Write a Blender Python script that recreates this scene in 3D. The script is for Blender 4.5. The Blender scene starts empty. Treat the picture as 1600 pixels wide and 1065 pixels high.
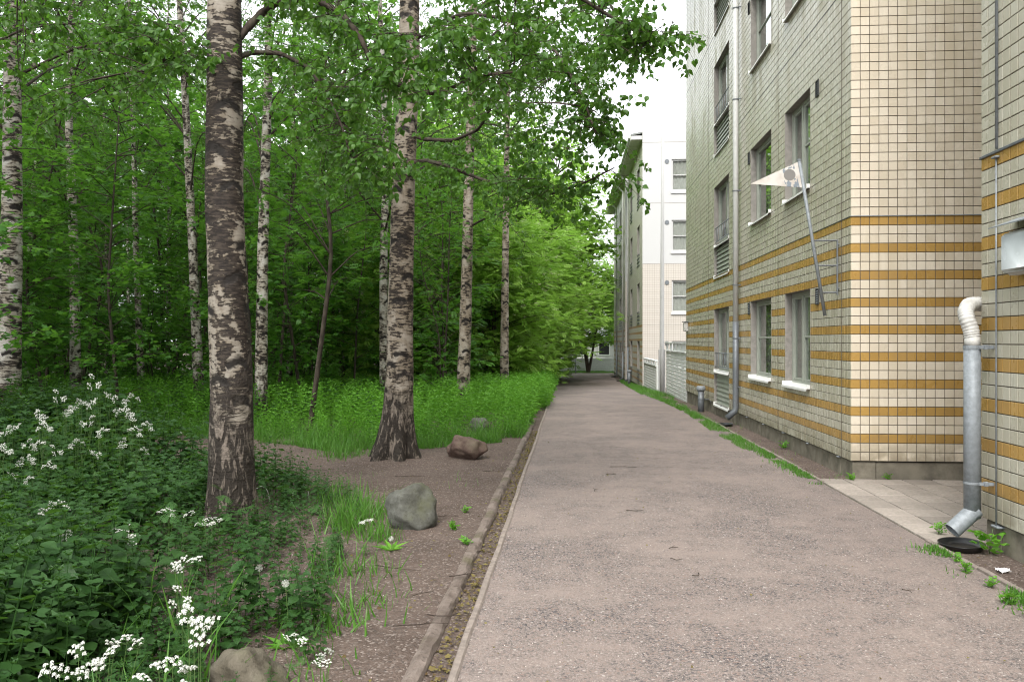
import bpy, math, random
import numpy as np
from mathutils import Vector, Matrix, noise as mnoise

# ------------------------------------------------------------------ camera, sky, sun, exposure
SC = bpy.context.scene
COL = SC.collection
TH = math.radians(4.16)
CT, ST = math.cos(TH), math.sin(TH)
F = 1250.0
CAMZ = 1.65
cam_d = bpy.data.cameras.new('camera'); cam = bpy.data.objects.new('camera', cam_d); COL.objects.link(cam)
cam.location = (0, 0, CAMZ); cam.rotation_euler = (math.radians(90), 0, TH)
cam_d.sensor_width = 36; cam_d.lens = 36 * F / 1600; cam_d.clip_start = .05; cam_d.clip_end = 3000
SC.camera = cam

SUN_EL, SUN_AZ = math.radians(50), math.radians(189)      # azimuth clockwise from +Y: behind the camera, down the corridor of the path
w = bpy.data.worlds.new('World'); SC.world = w; w.use_nodes = True
nt = w.node_tree; nt.nodes.clear()
sky = nt.nodes.new('ShaderNodeTexSky'); sky.sky_type = 'NISHITA'; sky.sun_disc = False
sky.sun_elevation = SUN_EL; sky.sun_rotation = SUN_AZ
sky.air_density = 1.0; sky.dust_density = 4.0; sky.ozone_density = 1.0
hs = nt.nodes.new('ShaderNodeHueSaturation'); hs.inputs['Saturation'].default_value = .12
mixw = nt.nodes.new('ShaderNodeMix'); mixw.data_type = 'RGBA'; mixw.inputs['Factor'].default_value = .6
mixw.inputs['B'].default_value = (9.0, 9.3, 9.6, 1)       # even cloud layer
bg = nt.nodes.new('ShaderNodeBackground'); bg.inputs['Strength'].default_value = .11
wo = nt.nodes.new('ShaderNodeOutputWorld')
nt.links.new(sky.outputs[0], hs.inputs['Color']); nt.links.new(hs.outputs[0], mixw.inputs['A'])
nt.links.new(mixw.outputs['Result'], bg.inputs['Color']); nt.links.new(bg.outputs[0], wo.inputs[0])
sd = bpy.data.lights.new('sun', 'SUN'); sd.energy = 1.5; sd.angle = math.radians(28); sd.color = (1, .96, .9)
sun = bpy.data.objects.new('sun', sd); COL.objects.link(sun)
sdir = Vector((math.sin(SUN_AZ) * math.cos(SUN_EL), math.cos(SUN_AZ) * math.cos(SUN_EL), math.sin(SUN_EL)))
sun.rotation_euler = sdir.to_track_quat('Z', 'Y').to_euler(); sun.location = sdir * 60
vs = SC.view_settings; vs.view_transform = 'Standard'; vs.look = 'None'; vs.gamma = 1; vs.use_curve_mapping = False
vs.exposure = 1.62
SC.cycles.pixel_filter_type = 'BLACKMAN_HARRIS'; SC.cycles.filter_width = 1.15
SC.cycles.max_bounces = 6; SC.cycles.diffuse_bounces = 4; SC.cycles.transparent_max_bounces = 8
SC.cycles.caustics_reflective = False; SC.cycles.caustics_refractive = False

# ------------------------------------------------------------------ helpers
RNG = np.random.default_rng(7)
random.seed(7)

def gz(y):
    return np.interp(y, [-50, 10, 16, 20, 23.4, 28.6, 33, 37, 46, 64, 400], [0, 0, -.02, -.06, -.11, -.22, -.36, -.48, -.73, -.9, -.9])

def P(px, py, d):
    """photo pixel + depth in metres -> world point"""
    xc = (px - 800) / F * d; zc = (532.5 - py) / F * d
    return np.array((xc * CT - d * ST, d * CT + xc * ST, CAMZ + zc))

def G(px, d):
    p = P(px, 532.5, d); p[2] = float(gz(p[1])); return p

def wallY(px, X):
    t = (px - 800) / F
    return X * (CT + t * ST) / (t * CT - ST)

def mk_mesh(name, V, polys, smooth=False, rnd=None):
    V = np.asarray(V, dtype=np.float32).reshape(-1, 3)
    me = bpy.data.meshes.new(name)
    me.vertices.add(len(V)); me.vertices.foreach_set('co', V.ravel())
    polys = [np.asarray(p, dtype=np.int32) for p in polys if len(p)]
    nl = sum(p.size for p in polys); npoly = sum(len(p) for p in polys)
    me.loops.add(nl); me.polygons.add(npoly)
    me.loops.foreach_set('vertex_index', np.concatenate([p.ravel() for p in polys]))
    st = []; o = 0
    for p in polys:
        st.append(o + np.arange(len(p), dtype=np.int32) * p.shape[1]); o += p.size
    me.polygons.foreach_set('loop_start', np.concatenate(st))
    me.polygons.foreach_set('use_smooth', np.full(npoly, bool(smooth)))
    if rnd is not None:
        a = me.attributes.new('rnd', 'FLOAT', 'POINT'); a.data.foreach_set('value', np.asarray(rnd, dtype=np.float32))
    me.update(calc_edges=True)
    return me

class MB:
    def __init__(s): s.V = []; s.P = {}; s.n = 0; s.R = []
    def add(s, V, polys, rnd=0.0):
        V = np.asarray(V, dtype=np.float64).reshape(-1, 3)
        for p in polys:
            p = np.asarray(p, dtype=np.int64)
            if len(p): s.P.setdefault(p.shape[1], []).append(p + s.n)
        s.V.append(V); s.n += len(V)
        r = np.full(len(V), rnd) if np.isscalar(rnd) else np.asarray(rnd)
        s.R.append(r)
    def box(s, x0, x1, y0, y1, z0, z1, rnd=0.0):
        V = [(x0,y0,z0),(x1,y0,z0),(x1,y1,z0),(x0,y1,z0),(x0,y0,z1),(x1,y0,z1),(x1,y1,z1),(x0,y1,z1)]
        s.add(V, [[(0,3,2,1),(4,5,6,7),(0,1,5,4),(1,2,6,5),(2,3,7,6),(3,0,4,7)]], rnd)
    def bbox(s, x0, x1, y0, y1, z0, z1, b=.004):
        """box with chamfered edges"""
        a = np.array([x0, y0, z0]); c = np.array([x1, y1, z1]); mid = (a + c) / 2; h = (c - a) / 2
        b = min(b, *(h * .9)); V = []; idx = {}
        for ax in range(3):
            for sx in (-1, 1):
                for sy in (-1, 1):
                    for sz in (-1, 1):
                        sg = np.array([sx, sy, sz], float); p = sg * (h - b); p[ax] = sg[ax] * h[ax]
                        idx[(ax, sx, sy, sz)] = len(V); V.append(mid + p)
        Q = []; T = []
        def q(*k): Q.append([idx[i] for i in k])
        for sg in (-1, 1):
            q((0,sg,-1,-1),(0,sg,1,-1),(0,sg,1,1),(0,sg,-1,1)); q((1,-1,sg,-1),(1,1,sg,-1),(1,1,sg,1),(1,-1,sg,1)); q((2,-1,-1,sg),(2,1,-1,sg),(2,1,1,sg),(2,-1,1,sg))
        for s1 in (-1, 1):
            for s2 in (-1, 1):
                q((0,s1,s2,-1),(0,s1,s2,1),(1,s1,s2,1),(1,s1,s2,-1)); q((0,s1,-1,s2),(0,s1,1,s2),(2,s1,1,s2),(2,s1,-1,s2)); q((1,-1,s1,s2),(1,1,s1,s2),(2,1,s1,s2),(2,-1,s1,s2))
                for s3 in (-1, 1): T.append([idx[(0,s1,s2,s3)], idx[(1,s1,s2,s3)], idx[(2,s1,s2,s3)]])
        s.add(V, [Q, T])
    def tube(s, pts, rad, sides=8, rnd=0.0, cap=True, wob=0.0):
        V, Q = tube(pts, rad, sides, wob)
        n = len(pts); polys = [Q]
        if cap:
            polys = [Q, ]
            s.add(V, polys, rnd); b = s.n - len(V)
            if sides >= 3:
                for ring, rev in ((0, True), (n - 1, False)):
                    ids = [b + ring * sides + k for k in range(sides)]
                    if rev: ids = ids[::-1]
                    s.P.setdefault(sides, []).append(np.array([ids]))
        else: s.add(V, polys, rnd)
    def mesh(s, name, smooth=False, attr=True):
        return mk_mesh(name, np.concatenate(s.V), [np.concatenate(v) for v in s.P.values()], smooth, np.concatenate(s.R) if attr else None)

def tube(pts, rad, sides=8, wob=0.0):
    pts = np.asarray(pts, float); n = len(pts); rad = np.broadcast_to(np.asarray(rad, float), (n,))
    T = np.gradient(pts, axis=0); T /= np.linalg.norm(T, axis=1, keepdims=True) + 1e-9
    u = np.cross(T[0], (0, 0, 1.0)) if abs(T[0][2]) < .9 else np.cross(T[0], (0, 1.0, 0)); u /= np.linalg.norm(u)
    V = np.zeros((n, sides, 3)); ang = np.arange(sides) / sides * 2 * np.pi
    for i in range(n):
        u = u - T[i] * np.dot(u, T[i]); u /= np.linalg.norm(u) + 1e-9; v = np.cross(T[i], u)
        r = rad[i] * np.ones(sides)
        if wob:
            for k in range(sides):
                r[k] *= 1 + wob * mnoise.noise(Vector((math.cos(ang[k]) * 1.3 + pts[0][0], math.sin(ang[k]) * 1.3, pts[i][2] * 2.2 + pts[0][1])))
        V[i] = pts[i] + np.outer(np.cos(ang) * r, u) + np.outer(np.sin(ang) * r, v)
    Q = []
    for i in range(n - 1):
        for k in range(sides):
            a = i * sides + k; b = i * sides + (k + 1) % sides
            Q.append((a, b, b + sides, a + sides))
    return V.reshape(-1, 3), np.array(Q)

def wloc(o):
    v = Vector((0, 0, 0))
    while o: v += o.location; o = o.parent
    return v
def setp(o, label=None, cat=None, group=None, kind=None):
    if label: o['label'] = label
    if cat: o['category'] = cat
    if group: o['group'] = group
    if kind: o['kind'] = kind
    return o
def obj(name, me, mat, parent=None, local=False):
    """mesh in world coordinates (or in parent's own space when local)"""
    o = bpy.data.objects.new(name, me); COL.objects.link(o)
    mats = mat if isinstance(mat, (list, tuple)) else [mat]
    if len(me.materials) == 0:
        for m in mats: me.materials.append(m)
    if parent:
        o.parent = parent
        if not local: o.location = -wloc(parent)
    return o
def empty(name, loc, label, cat, group=None):
    o = bpy.data.objects.new(name, None); COL.objects.link(o); o.location = loc; o.empty_display_size = .2
    return setp(o, label, cat, group)
def copy_tree(o, parent=None):
    c = o.copy(); COL.objects.link(c); c.parent = parent
    for ch in o.children: copy_tree(ch, c)
    return c

def nrm(a): return a / (np.linalg.norm(a, axis=-1, keepdims=True) + 1e-9)
def frames(d, roll=None, up=(0, 0, 1.0)):
    """rotation matrices with y along d, z near up, rolled about y"""
    d = nrm(np.asarray(d, float)); up = np.broadcast_to(np.asarray(up, float), d.shape)
    x = np.cross(d, up); bad = np.linalg.norm(x, axis=1) < 1e-3; x[bad] = (1, 0, 0); x = nrm(x); z = np.cross(x, d)
    if roll is not None:
        c = np.cos(roll)[:, None]; s_ = np.sin(roll)[:, None]
        x, z = x * c + z * s_, z * c - x * s_
    return np.stack([x, d, z], axis=2)
def inst(TV, TP, R, S, Pos):
    """template copies: TV (k,3), TP list of polys; R (n,3,3); S (n) or (n,3); Pos (n,3)"""
    n = len(Pos); k = len(TV); S = np.asarray(S, float)
    if S.ndim == 1: S = S[:, None].repeat(3, 1)
    V = np.einsum('nij,nkj->nki', R, TV[None] * S[:, None, :]) + np.asarray(Pos)[:, None, :]
    off = (np.arange(n) * k)[:, None, None]
    polys = [(np.asarray(p)[None] + off).reshape(-1, np.asarray(p).shape[1]) for p in TP]
    return V.reshape(-1, 3), polys
def add_inst(mb, T, R, S, Pos, rnd=None):
    n = len(Pos)
    if n == 0: return
    V, polys = inst(np.asarray(T[0], float), T[1], R, S, Pos)
    if rnd is None: rnd = RNG.random(n)
    mb.add(V, polys, np.repeat(rnd, len(T[0])))
def rdir(n, zlo=-1, zhi=1):
    a = RNG.random(n) * 2 * np.pi; z = RNG.uniform(zlo, zhi, n); r = np.sqrt(np.clip(1 - z * z, 0, 1))
    return np.stack([r * np.cos(a), r * np.sin(a), z], 1)

# ------------------------------------------------------------------ materials
def mat_new(name):
    m = bpy.data.materials.new(name); m.use_nodes = True; t = m.node_tree; t.nodes.clear()
    o = t.nodes.new('ShaderNodeOutputMaterial'); return m, t, o
def N(t, typ, **kw):
    n = t.nodes.new(typ)
    for k, v in kw.items():
        if k.startswith('i_'): n.inputs[k[2:].replace('_', ' ')].default_value = v
        else: setattr(n, k, v)
    return n
def L(t, a, b): t.links.new(a, b)
def math_(t, op, a, b=None, c=None, clamp=False):
    n = t.nodes.new('ShaderNodeMath'); n.operation = op; n.use_clamp = clamp
    for i, v in enumerate((a, b, c)):
        if v is None: continue
        if isinstance(v, (int, float)): n.inputs[i].default_value = v
        else: t.links.new(v, n.inputs[i])
    return n.outputs[0]
def mixc(t, f, a, b, mode='MIX'):
    n = t.nodes.new('ShaderNodeMix'); n.data_type = 'RGBA'; n.blend_type = mode
    for s_, v in (('Factor', f), ('A', a), ('B', b)):
        if isinstance(v, (int, float)): n.inputs[s_].default_value = v
        elif isinstance(v, tuple): n.inputs[s_].default_value = v if len(v) == 4 else (*v, 1)
        else: t.links.new(v, n.inputs[s_])
    return n.outputs['Result']
def ramp(t, fac, stops):
    n = t.nodes.new('ShaderNodeValToRGB'); e = n.color_ramp.elements
    while len(e) < len(stops): e.new(.5)
    for el, (p, c) in zip(e, stops):
        el.position = p; el.color = (c, c, c, 1) if isinstance(c, (int, float)) else (*c, 1)
    t.links.new(fac, n.inputs[0]); return n.outputs[0]
def smooth_(t, v, lo, hi):
    n = t.nodes.new('ShaderNodeMapRange'); n.interpolation_type = 'SMOOTHSTEP'
    n.inputs[1].default_value = lo; n.inputs[2].default_value = hi; t.links.new(v, n.inputs[0]); return n.outputs[0]
def coord(t, kind='Object', scale=(1, 1, 1)):
    if kind == 'World': src = t.nodes.new('ShaderNodeNewGeometry').outputs['Position']
    else: src = t.nodes.new('ShaderNodeTexCoord').outputs[kind]
    if scale == (1, 1, 1): return src
    m = t.nodes.new('ShaderNodeVectorMath'); m.operation = 'MULTIPLY'; m.inputs[1].default_value = scale
    t.links.new(src, m.inputs[0]); return m.outputs[0]
def noise_(t, vec, scale, detail=4, rough=.55, out='Fac', dist=0):
    n = N(t, 'ShaderNodeTexNoise'); n.inputs['Scale'].default_value = scale; n.inputs['Detail'].default_value = detail
    n.inputs['Roughness'].default_value = rough; n.inputs['Distortion'].default_value = dist; t.links.new(vec, n.inputs['Vector']); return n.outputs[out]
def princ(t, o, col, rough=.6, spec=.5, metal=0, bump=None, bstr=.3, bdist=.01):
    p = N(t, 'ShaderNodeBsdfPrincipled')
    for nm, v in (('Base Color', col), ('Roughness', rough), ('Specular IOR Level', spec), ('Metallic', metal)):
        if isinstance(v, tuple): p.inputs[nm].default_value = v if len(v) == 4 else (*v, 1)
        elif isinstance(v, (int, float)): p.inputs[nm].default_value = v
        else: t.links.new(v, p.inputs[nm])
    if bump is not None:
        b = N(t, 'ShaderNodeBump'); b.inputs['Strength'].default_value = bstr; b.inputs['Distance'].default_value = bdist
        t.links.new(bump, b.inputs['Height']); t.links.new(b.outputs[0], p.inputs['Normal'])
    t.links.new(p.outputs[0], o.inputs[0]); return p

def m_leaf(name, c0, c1, trans=.45, rough=.45, spec=.35):
    m, t, o = mat_new(name)
    at = N(t, 'ShaderNodeAttribute', attribute_name='rnd')
    c = mixc(t, at.outputs['Fac'], c0, c1)
    n = noise_(t, coord(t), 1.1, 2)
    c = mixc(t, math_(t, 'MULTIPLY', n, .45), c, tuple(v * .55 for v in c0))
    p = N(t, 'ShaderNodeBsdfPrincipled'); L(t, c, p.inputs['Base Color']); p.inputs['Roughness'].default_value = rough
    p.inputs['Specular IOR Level'].default_value = spec
    tr = N(t, 'ShaderNodeBsdfTranslucent')
    tc = mixc(t, .35, c, (.20, .43, .03)); L(t, tc, tr.inputs[0])
    mx = N(t, 'ShaderNodeMixShader'); mx.inputs[0].default_value = trans
    L(t, p.outputs[0], mx.inputs[1]); L(t, tr.outputs[0], mx.inputs[2]); L(t, mx.outputs[0], o.inputs[0]); return m

def m_plain(name, c, rough=.6, spec=.4, metal=0, var=.25, scale=12, bstr=.15):
    m, t, o = mat_new(name)
    n = noise_(t, coord(t), scale, 5, .6)
    n2 = noise_(t, coord(t, 'World'), 1.3, 4, .6)
    col = mixc(t, smooth_(t, n, .3, .7), c, tuple(v * (1 - var) for v in c))
    col = mixc(t, smooth_(t, n2, .45, .75), col, tuple(v * (1 - var * .7) for v in c))
    r = math_(t, 'ADD', math_(t, 'MULTIPLY', n, .2), rough - .1)
    princ(t, o, col, r, spec, metal, n, bstr, .004); return m

def m_bark(name, grime=.5, basez=1.4, white=(.60, .565, .51)):
    m, t, o = mat_new(name)
    oc = coord(t)
    sep = N(t, 'ShaderNodeSeparateXYZ'); L(t, oc, sep.inputs[0])
    st = noise_(t, coord(t, 'Object', (9, 9, 40)), 1.0, 5, .65)
    st2 = noise_(t, coord(t, 'Object', (14, 14, 60)), 1.0, 3, .6)
    pat = noise_(t, coord(t, 'Object', (4.2, 4.2, 3.4)), 1.0, 5, .62, dist=.6)
    # chevron scars below old branches
    vs_ = coord(t, 'Object', (4.2, 4.2, 2.6))
    wob = noise_(t, coord(t, 'Object', (9, 9, 14)), 1.0, 3, .6, 'Color')
    wv = N(t, 'ShaderNodeVectorMath', operation='SCALE'); L(t, wob, wv.inputs[0]); wv.inputs['Scale'].default_value = .22
    ad = N(t, 'ShaderNodeVectorMath', operation='ADD'); L(t, vs_, ad.inputs[0]); L(t, wv.outputs[0], ad.inputs[1])
    vo = N(t, 'ShaderNodeTexVoronoi'); vo.inputs['Scale'].default_value = 1.0; L(t, ad.outputs[0], vo.inputs['Vector'])
    df = N(t, 'ShaderNodeVectorMath', operation='SUBTRACT'); L(t, vo.outputs['Position'], df.inputs[0]); L(t, ad.outputs[0], df.inputs[1])
    s2 = N(t, 'ShaderNodeSeparateXYZ'); L(t, df.outputs[0], s2.inputs[0])
    dh = math_(t, 'SQRT', math_(t, 'ADD', math_(t, 'MULTIPLY', s2.outputs[0], s2.outputs[0]), math_(t, 'MULTIPLY', s2.outputs[1], s2.outputs[1])))
    e = math_(t, 'ABSOLUTE', math_(t, 'SUBTRACT', s2.outputs[2], math_(t, 'MULTIPLY', dh, .45)))
    sc = N(t, 'ShaderNodeSeparateColor'); L(t, vo.outputs['Color'], sc.inputs[0])
    chev = math_(t, 'MULTIPLY', math_(t, 'SUBTRACT', 1.0, smooth_(t, e, .05, .15)), math_(t, 'SUBTRACT', 1.0, smooth_(t, dh, .38, .6)))
    chev = math_(t, 'MULTIPLY', chev, math_(t, 'GREATER_THAN', sc.outputs[0], .22))
    thr = .385 + .125 * grime
    wm = smooth_(t, math_(t, 'ADD', st, math_(t, 'MULTIPLY', math_(t, 'SUBTRACT', pat, .5), .55 + .75 * grime)), thr, thr + .06)
    blot = math_(t, 'SUBTRACT', 1.0, wm)
    white2 = mixc(t, smooth_(t, pat, .4, .7), tuple(v * k for v, k in zip(white, (.66, .60, .52))), white)
    white2 = mixc(t, math_(t, 'MULTIPLY', smooth_(t, st2, .54, .62), .45), white2, (.14, .115, .09))
    dark2 = mixc(t, smooth_(t, st2, .4, .65), (.016, .012, .010), (.052, .040, .031))
    c = mixc(t, wm, dark2, white2)
    c = mixc(t, chev, c, (.016, .013, .011))
    # old rough bark near the ground
    fis = noise_(t, coord(t, 'Object', (16, 16, 4.5)), 1.0, 5, .65, dist=.8)
    old = mixc(t, smooth_(t, fis, .50, .60), (.030, .024, .019), (.17, .14, .115))
    hz = math_(t, 'ADD', sep.outputs[2], math_(t, 'MULTIPLY', math_(t, 'SUBTRACT', pat, .5), 2.4))
    low = math_(t, 'SUBTRACT', 1.0, smooth_(t, hz, basez * .55, basez * 1.25))
    c = mixc(t, low, c, old)
    h = math_(t, 'ADD', math_(t, 'MULTIPLY', st, .3), math_(t, 'ADD', math_(t, 'MULTIPLY', math_(t, 'MULTIPLY', fis, low), 2.2), math_(t, 'MULTIPLY', math_(t, 'ADD', chev, blot), -.4)))
    princ(t, o, c, .75, .25, 0, h, .9, .02); return m

def m_darkbark(name, c=(.05, .04, .03)):
    m, t, o = mat_new(name)
    f = noise_(t, coord(t, 'Object', (18, 18, 5)), 1, 5, .65)
    g = noise_(t, coord(t), 2.5, 3)
    col = mixc(t, smooth_(t, f, .4, .65), c, tuple(v * 2.1 for v in c))
    col = mixc(t, math_(t, 'MULTIPLY', smooth_(t, g, .5, .7), .5), col, (.06, .07, .04))
    princ(t, o, col, .85, .2, 0, f, .7, .015); return m

def m_path():
    m, t, o = mat_new('gravel_path')
    wc = coord(t, 'World')
    v = N(t, 'ShaderNodeTexVoronoi'); v.inputs['Scale'].default_value = 85; L(t, wc, v.inputs['Vector'])
    v2 = N(t, 'ShaderNodeTexVoronoi'); v2.inputs['Scale'].default_value = 190; L(t, wc, v2.inputs['Vector'])
    s1 = N(t, 'ShaderNodeSeparateColor'); L(t, v.outputs['Color'], s1.inputs[0])
    s2 = N(t, 'ShaderNodeSeparateColor'); L(t, v2.outputs['Color'], s2.inputs[0])
    st = ramp(t, s1.outputs[0], [(0, (.035, .035, .04)), (.22, (.085, .08, .08)), (.5, (.155, .132, .122)), (.75, (.20, .156, .138)), (.92, (.19, .13, .11)), (1, (.42, .39, .37))])
    st2 = ramp(t, s2.outputs[1], [(0, (.055, .052, .055)), (.35, (.138, .118, .11)), (.7, (.21, .173, .156)), (1, (.33, .29, .27))])
    big = noise_(t, wc, .9, 6, .62); mid = noise_(t, wc, 5.5, 5, .6); fine = noise_(t, wc, 60, 3, .6)
    dust = mixc(t, fine, (.232, .186, .164), (.30, .247, .22))
    m1 = math_(t, 'GREATER_THAN', s1.outputs[1], .55)
    c = mixc(t, m1, st2, st)
    dm = smooth_(t, math_(t, 'ADD', math_(t, 'MULTIPLY', big, .75), math_(t, 'ADD', math_(t, 'MULTIPLY', mid, .35), math_(t, 'MULTIPLY', fine, .12))), .47, .76)
    c = mixc(t, math_(t, 'MULTIPLY', dm, .68), c, dust)
    wet = noise_(t, coord(t, 'World', (1.0, .28, 1)), .8, 5, .6)
    c = mixc(t, math_(t, 'MULTIPLY', smooth_(t, wet, .45, .72), .16), c, (.16, .13, .12))
    d1 = math_(t, 'MULTIPLY', v.outputs['Distance'], math_(t, 'MULTIPLY', m1, -1.0))
    h = math_(t, 'ADD', d1, math_(t, 'ADD', math_(t, 'MULTIPLY', v2.outputs['Distance'], -.5), math_(t, 'MULTIPLY', mid, .8)))
    princ(t, o, c, .9, .2, 0, h, .8, .006); return m

def m_dirt(name, a, b, g=None):
    m, t, o = mat_new(name)
    wc = coord(t, 'World')
    v = N(t, 'ShaderNodeTexVoronoi'); v.inputs['Scale'].default_value = 75; L(t, wc, v.inputs['Vector'])
    s1 = N(t, 'ShaderNodeSeparateColor'); L(t, v.outputs['Color'], s1.inputs[0])
    big = noise_(t, wc, 1.3, 6, .65); fine = noise_(t, wc, 26, 5, .7)
    c = mixc(t, smooth_(t, fine, .3, .7), a, b)
    c = mixc(t, math_(t, 'MULTIPLY', smooth_(t, big, .4, .68), .55), c, tuple(x * .55 for x in a))
    pb = ramp(t, s1.outputs[0], [(0, (.06, .05, .045)), (.6, (.15, .12, .105)), (1, (.26, .22, .195))])
    c = mixc(t, math_(t, 'MULTIPLY', math_(t, 'GREATER_THAN', s1.outputs[1], .70), .8), c, pb)
    if g:
        gn = noise_(t, wc, .35, 5, .6)
        c = mixc(t, math_(t, 'MULTIPLY', smooth_(t, gn, .5, .62), .8), c, g)
    h = math_(t, 'ADD', math_(t, 'MULTIPLY', fine, 1.2), math_(t, 'MULTIPLY', v.outputs['Distance'], -.6))
    princ(t, o, c, .95, .15, 0, h, .8, .012); return m

def m_tile(name, c, stain=(.36, .30, .20), amt=.5, low=None):
    m, t, o = mat_new(name)
    wc = coord(t, 'World')
    at = N(t, 'ShaderNodeAttribute', attribute_name='rnd'); oi = N(t, 'ShaderNodeObjectInfo')
    tv = math_(t, 'FRACT', math_(t, 'ADD', at.outputs['Fac'], oi.outputs['Random']))
    col = mixc(t, tv, c, tuple(v * k for v, k in zip(c, (.85, .83, .79))))
    drip = noise_(t, coord(t, 'World', (4, 4, .6)), 1, 3, .55)
    patch = noise_(t, wc, .75, 4, .6)
    dm = math_(t, 'MULTIPLY', smooth_(t, drip, .44, .66), smooth_(t, patch, .40, .60))
    col = mixc(t, math_(t, 'MULTIPLY', dm, amt), col, stain)
    spl = noise_(t, wc, 3.2, 5, .65)
    sz = N(t, 'ShaderNodeSeparateXYZ'); L(t, wc, sz.inputs[0])
    lowm = math_(t, 'MULTIPLY', math_(t, 'SUBTRACT', 1.0, smooth_(t, math_(t, 'ADD', sz.outputs[2], math_(t, 'MULTIPLY', spl, .9)), .55, 1.15)), smooth_(t, spl, .34, .6))
    col = mixc(t, math_(t, 'MULTIPLY', lowm, .85), col, (.15, .12, .072))
    fine = noise_(t, wc, 9, 3, .6)
    r = math_(t, 'ADD', .20, math_(t, 'ADD', math_(t, 'MULTIPLY', fine, .14), math_(t, 'MULTIPLY', dm, .3)))
    princ(t, o, col, r, .45); return m

def m_fartile(name, z0, ncol, bands=True, cream=(.56, .54, .44), white_above=None):
    """tiled cladding too far away to tell the tiles apart"""
    m, t, o = mat_new(name)
    wc = coord(t, 'World'); s = N(t, 'ShaderNodeSeparateXYZ'); L(t, wc, s.inputs[0])
    rr = math_(t, 'DIVIDE', math_(t, 'SUBTRACT', s.outputs[2], z0), .108)
    fz = math_(t, 'FRACT', rr); fu = math_(t, 'FRACT', math_(t, 'DIVIDE', s.outputs[ncol], .108))
    joint = math_(t, 'MAXIMUM', math_(t, 'LESS_THAN', fz, .09), math_(t, 'LESS_THAN', fu, .09))
    col = mixc(t, noise_(t, wc, 1.2, 5, .6), cream, tuple(v * .88 for v in cream))
    if bands:
        row = math_(t, 'FLOOR', rr)
        b = math_(t, 'MULTIPLY', math_(t, 'COMPARE', math_(t, 'MODULO', row, 3.0), 2.0, .1), math_(t, 'LESS_THAN', row, 27.0))
        col = mixc(t, b, col, (.41, .24, .075))
    col = mixc(t, joint, col, (.22, .19, .16))
    if white_above is not None:
        col = mixc(t, math_(t, 'GREATER_THAN', s.outputs[2], white_above), col, (.42, .42, .415))
    princ(t, o, col, .45, .4); return m

def m_glass():
    m, t, o = mat_new('window_glass')
    g = N(t, 'ShaderNodeBsdfGlossy'); g.inputs['Roughness'].default_value = .015; g.inputs['Color'].default_value = (.95, .97, .96, 1)
    tr = N(t, 'ShaderNodeBsdfTransparent'); tr.inputs[0].default_value = (.90, .93, .92, 1)
    ge = N(t, 'ShaderNodeNewGeometry'); dt = N(t, 'ShaderNodeVectorMath', operation='DOT_PRODUCT'); L(t, ge.outputs['Normal'], dt.inputs[0]); L(t, ge.outputs['Incoming'], dt.inputs[1])
    fr = math_(t, 'ADD', .07, math_(t, 'MULTIPLY', .93, math_(t, 'POWER', math_(t, 'SUBTRACT', 1.0, math_(t, 'ABSOLUTE', dt.outputs['Value'])), 4.2)))
    nn = noise_(t, coord(t, 'World'), 1.6, 2); b = N(t, 'ShaderNodeBump'); b.inputs['Strength'].default_value = .05; b.inputs['Distance'].default_value = .02
    L(t, nn, b.inputs['Height']); L(t, b.outputs[0], g.inputs['Normal'])
    mx = N(t, 'ShaderNodeMixShader'); L(t, fr, mx.inputs[0]); L(t, tr.outputs[0], mx.inputs[1]); L(t, g.outputs[0], mx.inputs[2])
    L(t, mx.outputs[0], o.inputs[0]); return m

def vary_by_object(m, amt=.25):
    t = m.node_tree; p = next(n for n in t.nodes if n.type == 'BSDF_PRINCIPLED'); lk = p.inputs['Base Color'].links[0].from_socket
    oi = N(t, 'ShaderNodeObjectInfo'); v = math_(t, 'SUBTRACT', 1.0, math_(t, 'MULTIPLY', oi.outputs['Random'], amt))
    hsv = N(t, 'ShaderNodeHueSaturation'); L(t, lk, hsv.inputs['Color']); L(t, v, hsv.inputs['Value']); L(t, hsv.outputs[0], p.inputs['Base Color'])

def m_rock(name, a, b, lich=None):
    m, t, o = mat_new(name)
    oc = coord(t)
    n = noise_(t, oc, 5, 6, .65); f = noise_(t, oc, 45, 4, .7); g = noise_(t, oc, 2.6, 4, .6)
    vein = noise_(t, coord(t, 'Object', (3, 3, 12)), 1, 4, .6, dist=1.2)
    c = mixc(t, smooth_(t, n, .35, .65), a, b)
    c = mixc(t, math_(t, 'MULTIPLY', smooth_(t, f, .5, .7), .5), c, tuple(v * .45 for v in a))
    c = mixc(t, math_(t, 'MULTIPLY', smooth_(t, vein, .55, .7), .35), c, tuple(min(1, v * 1.7) for v in b))
    if lich:
        nrmz = N(t, 'ShaderNodeSeparateXYZ'); L(t, oc, nrmz.inputs[0])
        c = mixc(t, math_(t, 'MULTIPLY', smooth_(t, math_(t, 'ADD', g, math_(t, 'MULTIPLY', nrmz.outputs[2], .5)), .5, .72), .75), c, lich)
    princ(t, o, c, .85, .25, 0, math_(t, 'ADD', n, math_(t, 'MULTIPLY', f, .35)), .8, .02); return m

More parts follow.
